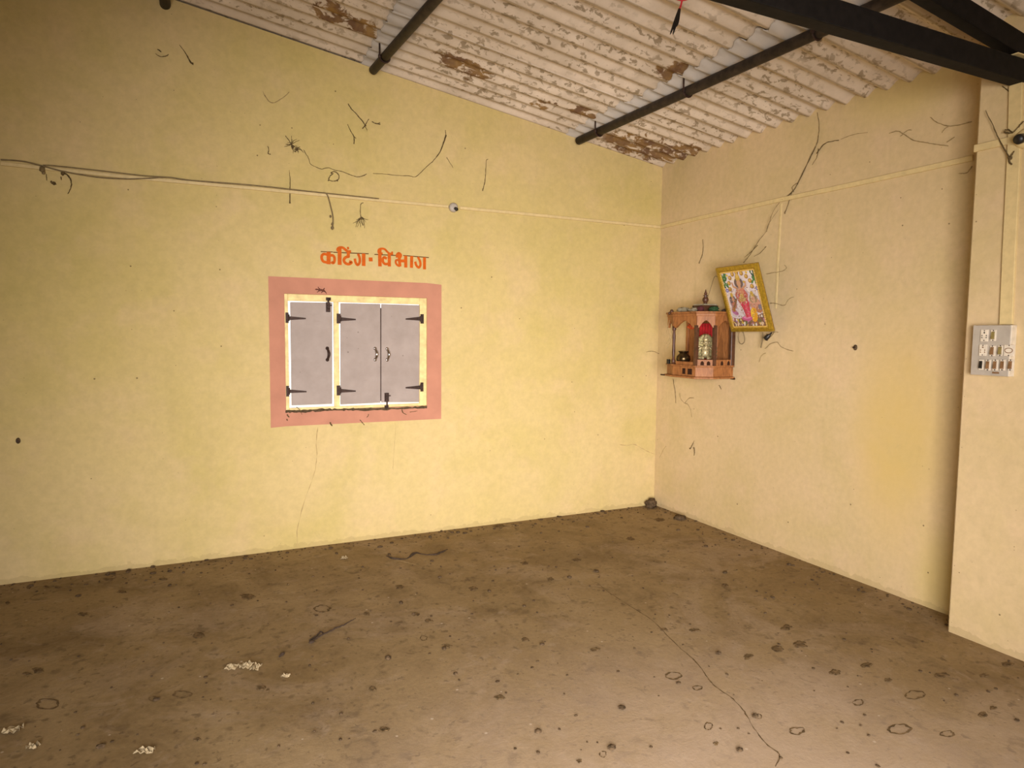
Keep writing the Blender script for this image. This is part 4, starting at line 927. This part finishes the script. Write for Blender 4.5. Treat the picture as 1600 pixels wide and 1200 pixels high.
web([(543, 194), (548, 205), (553, 214), (553, 225)], LW, 'dark hanging cobweb wisp left of the thick slanting strand', (0.002, 0.004), branches=[([(552, 212), (556, 216)], (0.002, 0.002))])
web([(446, 212), (452, 220), (458, 228), (468, 232), (474, 238)], LW, 'tangled dark cobweb clump high on the window wall', (0.003, 0.002), branches=fan((455, 226), 16, 16, 0, 360, rw_) + fan((465, 233), 8, 8, 0, 360, rw_), knots=[((457, 229), 0.010), ((463, 233), 0.009)])
web([(474, 234), (482, 247), (485, 256), (494, 261), (503, 264), (513, 262), (524, 266), (535, 268), (547, 273), (556, 276), (563, 276), (573, 272)], LW, 'long wavy cobweb thread running right from the tangled clump', (0.0018, 0.0026))
web([(583, 271), (600, 272), (620, 274), (640, 275), (650, 276), (664, 263), (678, 250), (690, 232), (696, 212), (696, 203)], LW, 'long cobweb thread that climbs to a dark tip right of the clump', (0.0016, 0.0022), branches=[([(677, 251), (686, 240), (692, 226), (697, 211)], (0.001, 0.0062))])
web([(418, 228), (420, 234), (419, 240), (423, 241)], LW, 'tiny dark hook shaped cobweb left of the tangled clump', (0.002, 0.003))
web([(517, 270), (523, 268), (529, 273), (529, 280), (522, 283), (514, 281), (516, 275), (521, 271)], LW, 'small ring shaped cobweb knot under the wavy thread', (0.0028, 0.0028), knots=[((518, 270), 0.006), ((527, 282), 0.006), ((513, 282), 0.005)])
web([(452, 266), (453, 280), (453, 298), (453, 318)], LW, 'straight dark cobweb hanging across the cable left of the lettering', (0.001, 0.0045))
web([(568, 317), (564, 319), (563, 330), (564, 340), (567, 352)], LW, 'branching root-like cobweb under the cable above the lettering', (0.002, 0.0028), branches=fan((565, 339), 12, 19, 10, 170, rw_))
web([(763, 249), (760, 251), (759, 268), (758, 282), (756, 291), (754, 298)], LW, 'lone thin upright cobweb right of the lamp rose', (0.0014, 0.0036))
web([(698, 246), (703, 254), (708, 262)], LW, 'short slanting cobweb above the lamp rose', (0.0028, 0.0014))
web([(99, 270), (106, 274), (111, 283), (111, 292), (106, 303)], LW, 'curved cobweb hanging from the cable at far left', (0.0045, 0.0016), knots=[((98, 271), 0.011), ((84, 286), 0.010), ((80, 284), 0.006)], branches=[([(72, 272), (73, 282)], (0.002, 0.002)), ([(95, 276), (96, 281)], (0.003, 0.002)), ([(80, 286), (88, 288)], (0.003, 0.003))])
web([(1010, 550), (1020, 549), (1030, 553), (1038, 558), (1046, 560)], LW, 'thread of cobweb leading from the window wall to the shrine', (0.0012, 0.0025), off=0.02)
web([(1277, 176), (1280, 195), (1279, 210), (1276, 226), (1262, 255), (1247, 286), (1236, 302), (1221, 313)], RW, 'long dusty cobweb strand slanting down the right wall from the roof', (0.0016, 0.0045),
    branches=[([(1274, 229), (1260, 258), (1246, 288)], (0.003, 0.004)), ([(1276, 240), (1285, 228), (1294, 222), (1311, 219)], (0.004, 0.002)), ([(1279, 232), (1276, 246), (1269, 258)], (0.003, 0.001)), ([(1238, 299), (1233, 315), (1226, 334)], (0.0015, 0.004)), ([(1246, 286), (1238, 292), (1240, 300)], (0.002, 0.002))])
web([(1218, 316), (1206, 335), (1198, 360), (1185, 377), (1172, 398), (1162, 410)], RW, 'dusty cobweb strand from the wall cable down to the picture frame top', (0.0014, 0.0028), off=0.03, branches=[([(1184, 383), (1172, 395), (1163, 402)], (0.003, 0.001)), ([(1197, 385), (1188, 395), (1178, 401)], (0.003, 0.001)), ([(1216, 328), (1200, 352), (1198, 362)], (0.001, 0.002))])
web([(1098, 374), (1098.5, 386), (1097, 399), (1092, 412)], RW, 'short dark upright cobweb above the shrine', (0.0022, 0.0030))
web([(1198, 428), (1208, 426), (1222, 424), (1229, 419), (1226, 414)], RW, 'pale cobweb wisp right of the frame\'s top corner', (0.0030, 0.0014), mat='webpale', branches=[([(1217, 408), (1218, 432)], (0.0012, 0.0012))])
web([(1203, 474), (1212, 474), (1226, 477), (1232, 468), (1240, 464)], RW, 'pale cobweb wisp right of the frame\'s middle', (0.0030, 0.0012), mat='webpale')
web([(1196, 545), (1205, 537), (1215, 535), (1222, 543), (1240, 549)], RW, 'pale cobweb smear below the dangling bulb holder', (0.0030, 0.0016), mat='webpale', branches=[([(1186, 566), (1190, 556), (1196, 552)], (0.002, 0.003)), ([(1204, 519), (1216, 519)], (0.002, 0.001))])
web([(1046, 500), (1044, 515), (1047, 530), (1042, 545)], RW, 'ragged cobweb fringe on the left side of the shrine', (0.0018, 0.0018), off=0.31, branches=[([(1048, 505), (1050, 525), (1045, 540)], (0.0015, 0.002)), ([(1052, 512), (1046, 528), (1041, 538)], (0.001, 0.002)), ([(1056, 508), (1057, 520), (1055, 531)], (0.0015, 0.0015)), ([(1044, 508), (1041, 520)], (0.002, 0.001))], mat='webpale')
web([(1052, 592), (1053, 602), (1055, 613), (1056, 630)], RW, 'thin cobweb hanging below the shrine\'s left end', (0.0028, 0.0022))
web([(1062, 614), (1064, 624), (1070, 630), (1075, 632), (1079, 640), (1081, 652)], RW, 'faint forked cobweb below the middle of the shrine', (0.0020, 0.0016), mat='webpale', branches=[([(1070, 630), (1077, 622), (1084, 622)], (0.002, 0.003))])
web([(1124, 602), (1125.5, 605), (1127, 608)], RW, 'tiny cobweb tip below the shrine\'s right end', (0.0035, 0.002))
web([(1085, 688), (1081, 697), (1078, 701)], RW, 'pair of dark cobweb tips low on the right wall near the corner', (0.001, 0.006), branches=[([(1084, 699), (1085, 704), (1084.5, 712)], (0.0055, 0.002))])
web([(1540, 172), (1552, 197), (1563, 222), (1574, 240), (1577, 248)], PW, 'dark cobweb strand slanting across the top of the pillar', (0.0012, 0.0045), off=0.02, branches=[([(1577, 248), (1582, 240), (1585, 236)], (0.005, 0.002)), ([(1576, 246), (1578, 254), (1581, 257)], (0.006, 0.003))], knots=[((1578, 247), 0.010)])
web([(1566, 134), (1572, 139), (1577, 142), (1582, 141)], PW, 'small dark cobweb arc just under the truss on the pillar', (0.0015, 0.004))
web([(1569, 206), (1577, 208), (1584, 206), (1590, 200), (1600, 189)], PW, 'dusty cobweb tuft beside the bulb holder on the pillar', (0.004, 0.0025), off=0.02, branches=[([(1570, 203), (1576, 203), (1583, 208)], (0.003, 0.003))])
web([(1454, 183), (1462, 190), (1472, 194), (1483, 197), (1500, 195), (1518, 190)], RW, 'pale cobweb smear under the truss on the right wall', (0.0016, 0.0026), mat='webpale', branches=[([(1483, 197), (1476, 202), (1472, 207)], (0.002, 0.002))])
web([(1390, 208), (1402, 205), (1412, 209), (1428, 219), (1443, 222), (1460, 225), (1482, 228)], RW, 'long pale cobweb smear above the right wall cable strip', (0.0024, 0.0020), mat='webpale', branches=[([(1407, 213), (1418, 204), (1424, 203)], (0.002, 0.002)), ([(1480, 222), (1492, 214)], (0.004, 0.002))])
web([(1314, 218), (1325, 213), (1340, 209), (1356, 207)], RW, 'faint cobweb thread at the top of the right wall', (0.0018, 0.0012), mat='webpale')
web([(1498, 271), (1506, 271), (1512, 269), (1519, 260)], RW, 'hooked cobweb beside the pillar under the cable strip', (0.0014, 0.0035), mat='webpale')
for (q, r_), wh in zip((([(562, 656), (566, 660), (569, 664)], (0.003, 0.003)), ([(628, 640), (630, 645), (635, 648)], (0.004, 0.002)), ([(640, 644), (646, 643), (652, 642)], (0.002, 0.002)), ([(449, 648), (450, 650), (452, 652)], (0.005, 0.004)),
              ([(448, 655), (448.5, 656), (449, 657)], (0.004, 0.004)), ([(516, 660), (517, 663), (519, 665)], (0.005, 0.004)), ([(463, 636), (468, 640), (472, 648)], (0.0025, 0.001)), ([(573, 652), (575, 650), (576, 647)], (0.002, 0.003))),
        ('under the middle of the window', 'below the right shutter, hook shaped', 'at the right, lying level', 'at the lower left corner, upper one', 'at the lower left corner, lowest one', 'under the mullion, at the border\'s bottom edge', 'hanging from the frame\'s lower left', 'under the middle shutter, slanting')):
    web(q, LW, 'tiny dark cobweb bit on the pink border ' + wh, r_, off=0.006)['group'] = 'cobweb bits under the window'
# hairline cracks: parts of the walls
def crack(wall, fn, pl, pts, w, mat='crack'):
    bm = new(); P = smoothpath([fn(x, y) for x, y in pts], 4, 0.002)
    if pl != 'F':
        for p in P:
            if pl == 'L': p.y = 0
            if pl == 'R': p.x = 0
    else:
        for p in P: p.z = 0
    k_ = len(P); ribbon(bm, P, [w*random.uniform(0.15, 1.2)*(1 if 0 < i < k_-1 else 0.3) for i in range(k_)], 0.0003, pl, 0.0006)
    link('crack', bm, M[mat], wall)
crack(wall_left, LW, 'L', [(497, 667), (494, 690), (495, 715), (491, 740), (482, 765), (471, 800), (464, 830), (465, 855)], 0.006)
crack(wall_left, LW, 'L', [(618, 660), (617, 690), (615, 715), (614, 735)], 0.003)
crack(wall_left, LW, 'L', [(968, 695), (980, 696), (990, 694), (1002, 700), (1013, 706), (1024, 710)], 0.007)
crack(wall_right, RW, 'R', [(1030, 716), (1037, 702), (1041, 697)], 0.006)
# dark wall plugs
def plug(fn, px, py, nrm, label):
    c = fn(px, py); root = empty('wall_plug', c, label, 'plug')
    bm = new(); lathe(bm, c, [(0.012, 0), (0.012, 0.006), (0.008, 0.010)], 14, nrm); bmesh.ops.scale(bm, vec=(1, 1, 1.5), space=Matrix.Translation(-c), verts=bm.verts); link('plug_body', bm, M['dirt'], root, smooth=True)
    bm = new(); lathe(bm, c + Vector(nrm)*0.006, [(0.005, 0), (0.004, 0.012), (0.006, 0.014), (0.005, 0.018)], 10, nrm); link('nail', bm, M['iron'], root)
plug(RW, 1337, 543, (-1, 0, 0), 'dark nail plug alone in the middle of the right wall')
plug(LW, 28.5, 688.5, (0, -1, 0), 'dark nail plug low on the window wall at the far left')

# ------------------------------------------------------------------ gecko on the pink border
def gecko():
    h, ta = LW(491.5, 452.5), LW(510.5, 459.5); off = Vector((0, -0.008, 0))
    pts = [(492.0, 452.3), (494.0, 452.2), (496.0, 452.4), (499.5, 453.2), (503.0, 453.8), (505.5, 454.4), (508.0, 456.0), (509.4, 458.0), (510.0, 459.8)]
    rad = [0.0045, 0.0075, 0.0050, 0.0085, 0.0090, 0.0065, 0.0050, 0.0035, 0.0012]
    me = bpy.data.meshes.new('body'); V = [LW(x, y) + off for x, y in pts]; E = [(i, i+1) for i in range(len(V)-1)]; rr = list(rad)
    def limb(j, pp_):
        prev = j
        for i, (x, y) in enumerate(pp_):
            V.append(LW(x, y) + Vector((0, -0.005, 0))); rr.append(0.0032 if i == 0 else 0.0026); E.append((prev, len(V)-1)); prev = len(V)-1
        x, y = pp_[-1]
        for dx, dy in ((0.7, 0.4), (0.0, 0.8), (-0.7, 0.4)):
            sg = 1 if y > 453.5 else -1
            V.append(LW(x+dx, y+dy*sg) + Vector((0, -0.003, 0))); rr.append(0.0013); E.append((prev, len(V)-1))
    limb(3, [(498.2, 450.6), (497.0, 449.0)]); limb(3, [(497.6, 455.2), (495.8, 456.2)]); limb(5, [(505.6, 452.0), (506.6, 450.6)]); limb(5, [(503.6, 456.0), (502.0, 457.4)])
    c0 = V[0].copy()
    me.from_pydata([v_ - c0 for v_ in V], E, [])
    o_ = bpy.data.objects.new('house_gecko', me); COL.objects.link(o_); o_.location = c0
    md = o_.modifiers.new('skin', 'SKIN'); md.use_smooth_shade = True
    for i, r in enumerate(rr): me.skin_vertices[0].data[i].radius = (r, r*0.8)
    me.skin_vertices[0].data[4].use_root = True
    ss = o_.modifiers.new('sub', 'SUBSURF'); ss.levels = 1; ss.render_levels = 1
    bpy.context.view_layer.update()
    dg = bpy.context.evaluated_depsgraph_get(); ev = o_.evaluated_get(dg); m2 = bpy.data.meshes.new_from_object(ev)
    o_.modifiers.clear(); o_.data = m2; m2.materials.clear(); m2.materials.append(M['gecko'])
    for p in m2.polygons: p.use_smooth = True; p.material_index = 0
    tag(o_, 'small dark brown gecko clinging to the pink border above the window', 'gecko')
gecko()

# ------------------------------------------------------------------ red charm hanging from the roof
cc = RF(1066, -3, 0.09); rt = empty('hanging_charm', cc, 'red ring charm with dark tassel hanging from the roof sheets', 'charm')
bm = new(); tube(bm, [cc + RIGHT*(0.048*math.cos(a_)) + Vector((0, 0, 0.022 + 0.030*math.sin(a_))) for a_ in [2*math.pi*i/24 for i in range(25)]], 0.0065, 8, False); link('ring', bm, M['charmred'], rt, smooth=True)
bm = new(); tube(bm, [cc + Vector((0, 0, 0.05)), cc + Vector((0, 0, 0.12))], 0.003, 6); link('string', bm, M['charmred'], rt)
bm = new(); s0 = cc + Vector((0, 0, -0.006)); a_ = s0 - RIGHT*0.012 - Vector((0, 0, 0.045)); b_2 = s0 - RIGHT*0.040 - Vector((0, 0, 0.165))
tube(bm, smoothpath([s0, s0 - RIGHT*0.006 - Vector((0, 0, 0.03)), a_], 4), 0.005, 6); link('red_cord', bm, M['charmred'], rt)
bm = new()
for dx in (-0.012, 0.0, 0.012): tube(bm, smoothpath([a_, a_.lerp(b_2, 0.5) + RIGHT*dx*0.5, b_2 + RIGHT*(dx*1.2) + Vector((0, 0, abs(dx)*1.5 + dx*1.5))], 4), [0.007, 0.0075, 0.008, 0.0085, 0.008, 0.0075, 0.006, 0.004, 0.002], 6)
link('tassel', bm, M['black'], rt)

# ------------------------------------------------------------------ things on the floor
c = FL(1017, 793); bm = new(); ball(bm, c + Vector((0, 0, 0.038)), 0.052, 3, (1, 0.9, 0.85), 0.55, 4)
for v_ in bm.verts: v_.co.z = max(v_.co.z, 0.0)
link('dirt_clod', bm, M['dirt'], origin=c, smooth=True, label='round brown dirt clod in the corner where the walls meet', cat='clod')
c = FL(1062, 811); bm = new(); ball(bm, c + Vector((0, 0, 0.012)), 0.05, 3, (1.0, 0.8, 0.4), 0.8, 6)
for v_ in bm.verts: v_.co.z = max(v_.co.z, 0.0)
link('dirt_clod', bm, M['dirt'], origin=c, smooth=True, label='flat dark crumbled clod by the right wall, next to the corner clod', cat='clod')
def scrap(cx, cy, w, h, seed, label):
    c = FL(cx, cy); rnd = random.Random(seed); bm = new(); nx, ny = 6, 5; V = []
    for i in range(nx):
        V.append([])
        for j in range(ny):
            x = (i/(nx-1)-0.5)*w*(1 - 0.25*rnd.random()); y = (j/(ny-1)-0.5)*h*(1 - 0.25*rnd.random())
            V[i].append(bm.verts.new(c + RIGHT*x + Vector((0.43, 0.9, 0))*y + Vector((0, 0, max(0.002, rnd.uniform(0.0, 0.020)*(1 if (i+j) % 2 else 0.35))))))
            V[i][j].co.z = abs(V[i][j].co.z - 0.0)
    for i in range(nx-1):
        for j in range(ny-1): bm.faces.new((V[i][j], V[i+1][j], V[i+1][j+1], V[i][j+1]))
    o_ = link('paper_scrap', bm, M['paper'], origin=c, label=label, cat='paper')
    md = o_.modifiers.new('thick', 'SOLIDIFY'); md.thickness = 0.001
scrap(362, 1044, 0.058, 0.05, 1, 'leftmost of three crumpled paper scraps in a row on the floor')
scrap(385, 1041, 0.060, 0.06, 2, 'middle and whitest of three crumpled paper scraps in a row')
scrap(400, 1044, 0.042, 0.06, 3, 'right hand crumpled paper scrap of three in a row')
scrap(447, 1057, 0.040, 0.03, 4, 'tiny flat paper scrap right of the three crumpled scraps')
scrap(20, 1142, 0.070, 0.05, 5, 'crumpled paper scrap at the bottom left corner of the floor')
scrap(52, 1168, 0.045, 0.035, 6, 'small paper scrap beside the bottom left crumpled one')
scrap(226, 1175, 0.070, 0.04, 7, 'flat torn paper scrap at the bottom edge, left of centre')
scrap(538, 873, 0.05, 0.04, 8, 'little pale scrap on the floor near the wall below the window')
P = [FL(*q, 0.008) for q in ((556, 966), (548, 970), (540, 975), (531, 979), (519, 984), (506, 991), (496, 996), (486, 1002))]
bm = new(); tube(bm, smoothpath(P, 3, 0.002), [0.0015 + 0.003*min(1, i/8) for i in range(len(smoothpath(P, 3)))], 6); tube(bm, smoothpath([FL(506, 990, 0.006), FL(501, 987, 0.008), FL(495, 993, 0.008), FL(484, 1000, 0.008)], 3, 0.002), 0.004, 6); ball(bm, FL(487, 1003, 0.008), 0.013, 1, (1.3, 0.8, 0.6), 0.3)
link('twig', bm, M['twig'], origin=P[0], label='dark bent twig lying on the floor', cat='twig')
P = [FL(*q, 0.004) for q in ((603, 868), (612, 871), (622, 873), (634, 873), (642, 868), (650, 863), (662, 866), (680, 866), (690, 862), (700, 858))]
bm = new(); k_ = len(smoothpath(P, 3)); tube(bm, smoothpath(P, 3, 0.004), [0.004 + 0.009*abs(math.sin(i*0.35))**2 for i in range(k_)], 6)
for v_ in bm.verts: v_.co.z = max(0.0005, v_.co.z*0.6)
link('bark_strip', bm, M['twig'], origin=P[0], label='crooked dark strip of bark on the floor near the window wall', cat='bark')
c = FL(440, 1023); bm = new(); tube(bm, [FL(436, 1026, 0.006), FL(441, 1022, 0.007), FL(444, 1020, 0.006)], [0.004, 0.009, 0.004], 6)
link('twig', bm, M['twig'], origin=c, label='short dark twig stub between the paper scraps and the long twig', cat='twig')
# flat dung-like crusts and ring marks: stains of the floor
def stain(px, py, rx, ry, seed, ring=False, mat='stain'):
    c = FL(px, py); e0 = FL(px+rx, py) - c; e1 = FL(px, py-ry) - c; rnd = random.Random(seed); bm = new(); n = 36
    rad = [1 + (0.25 if ring else 0.55)*mnoise.noise(Vector((math.cos(2*math.pi*i/n)*1.6 + seed*5.1, math.sin(2*math.pi*i/n)*1.6, seed*0.7))) + (0.07 if ring else 0.25)*mnoise.noise(Vector((math.cos(2*math.pi*i/n)*4 + seed*3.3, math.sin(2*math.pi*i/n)*4, seed))) for i in range(n)]
    out = [c + e0*(math.cos(2*math.pi*i/n)*rad[i]) + e1*(math.sin(2*math.pi*i/n)*rad[i]) + Vector((0, 0, 0.0012)) for i in range(n)]
    if ring:
        inn = [c + (p - c)*max(0.55, min(0.97, 0.78 + 0.35*mnoise.noise(Vector((i*0.35, seed*2.2, 0))))) for i, p in enumerate(out)]
        A_ = [bm.verts.new(p) for p in out]; B_ = [bm.verts.new(p + Vector((0, 0, 0.0006))) for p in inn]
        for i in range(n): bm.faces.new((A_[i], A_[(i+1) % n], B_[(i+1) % n], B_[i]))
    else:
        top = bm.verts.new(c + Vector((0, 0, 0.0022))); A_ = [bm.verts.new(p) for p in out]; B_ = [bm.verts.new(c + (p-c)*0.7 + Vector((0, 0, 0.0018 + 0.001*rnd.random()))) for p in out]
        for i in range(n):
            bm.faces.new((A_[i], A_[(i+1) % n], B_[(i+1) % n], B_[i])); bm.faces.new((B_[i], B_[(i+1) % n], top))
    link('stain', bm, M[mat], floor)
for i, (x, y, rx, ry, rg) in enumerate(((1250, 1007, 11, 5, 0), (1215, 1014, 9, 5, 0), (1169, 1026, 7, 4, 0), (504, 951, 14, 5.5, 1), (1119, 1162, 4, 3, 0), (1052, 1056, 13, 6, 1), (1090, 1075, 8, 4, 1),
        (1470, 1055, 12, 4, 0), (1354, 1040, 9, 4, 0), (1305, 1051, 8, 4, 0), (1430, 1086, 17, 7, 1), (1388, 1063, 6, 3, 0), (1536, 1117, 7, 4, 0), (1552, 1107, 5, 3, 0), (1574, 1038, 9, 4, 0), (1539, 1056, 8, 3, 0),
        (1341, 1098, 9, 5, 1), (1245, 1142, 13, 6, 1), (625, 917, 7, 3, 0), (387, 932, 11, 4, 0), (408, 1075, 8, 4, 0), (418, 1079, 3, 2, 0), (310, 993, 9, 4, 0), (60, 1047, 9, 4, 0), (42, 1053, 7, 3, 0), (285, 1085, 16, 6, 1),
        (240, 1092, 8, 4, 1), (308, 1156, 6, 3, 0), (75, 1100, 20, 8, 1), (573, 959, 5, 3, 0), (650, 960, 5, 3, 0), (670, 970, 7, 3, 0), (582, 1077, 6, 4, 0), (662, 997, 6, 4, 1), (985, 842, 6, 2.5, 0), (1030, 812, 9, 2.5, 0),
        (1085, 985, 8, 3, 0), (1038, 984, 6, 2, 0), (1133, 915, 6, 3, 0), (1230, 981, 9, 4, 0), (1107, 1135, 7, 6, 1), (942, 1179, 6, 5, 1), (905, 1190, 4, 3, 0), (1185, 1120, 6, 4, 1), (1405, 1140, 20, 8, 1), (1480, 1147, 12, 5, 1),
        (900, 875, 7, 2.5, 0), (860, 905, 6, 2.5, 0), (820, 880, 6, 2.5, 0), (780, 822, 10, 2, 0), (740, 920, 6, 3, 0), (700, 1010, 6, 3, 0), (820, 1000, 6, 3, 0), (930, 1015, 7, 3, 0), (780, 1090, 7, 4, 0), (600, 1140, 8, 4, 0), (130, 960, 8, 3, 0), (190, 925, 8, 2.5, 0), (90, 918, 5, 2, 0), (45, 918, 4, 2.5, 0), (72, 917, 4, 2, 0), (12, 942, 3, 2.5, 0), (170, 905, 9, 2, 0), (255, 905, 7, 2, 0))):
    stain(x, y, rx, ry, i+1, bool(rg))
crack(floor, FL, 'F', [(932, 910), (950, 925), (970, 938), (1000, 957), (1020, 970), (1035, 985), (1060, 1010), (1083, 1030), (1098, 1048), (1108, 1062), (1120, 1075), (1140, 1088), (1158, 1105), (1168, 1120), (1178, 1138), (1195, 1160), (1218, 1180), (1212, 1198)], 0.006, 'stain')
# crumbs of dirt: uncountable, along the walls mostly
bm = new(); rd = random.Random(99)
for i in range(900):
    if i < 300: x, y = rd.uniform(-5.2, 0), -abs(rd.gauss(0, 0.14))
    elif i < 450: x, y = -abs(rd.gauss(0, 0.12)), rd.uniform(-4.0, 0)
    else: x, y = rd.uniform(-5.2, -0.05), rd.uniform(-3.6, -0.02)
    x = min(x, -0.02); y = min(y, -0.02)
    if x > -PX - 0.03 and -3.22 < y < -2.77: continue
    r = rd.uniform(0.003, 0.008) if rd.random() < 0.85 else rd.uniform(0.008, 0.016)
    q = bmesh.ops.create_icosphere(bm, subdivisions=1, radius=1)
    sx_, sy_, sz_ = rd.uniform(0.7, 1.5), rd.uniform(0.7, 1.5), rd.uniform(0.3, 0.7)
    for v_ in q['verts']:
        v_.co = Vector((x + v_.co.x*r*sx_, y + v_.co.y*r*sy_, max(0.0, r*0.3 + v_.co.z*r*sz_)))
link('floor_crumbs', bm, M['dirt'], label='scattered dark crumbs of dirt over the cement floor', cat='dirt', kind='stuff')
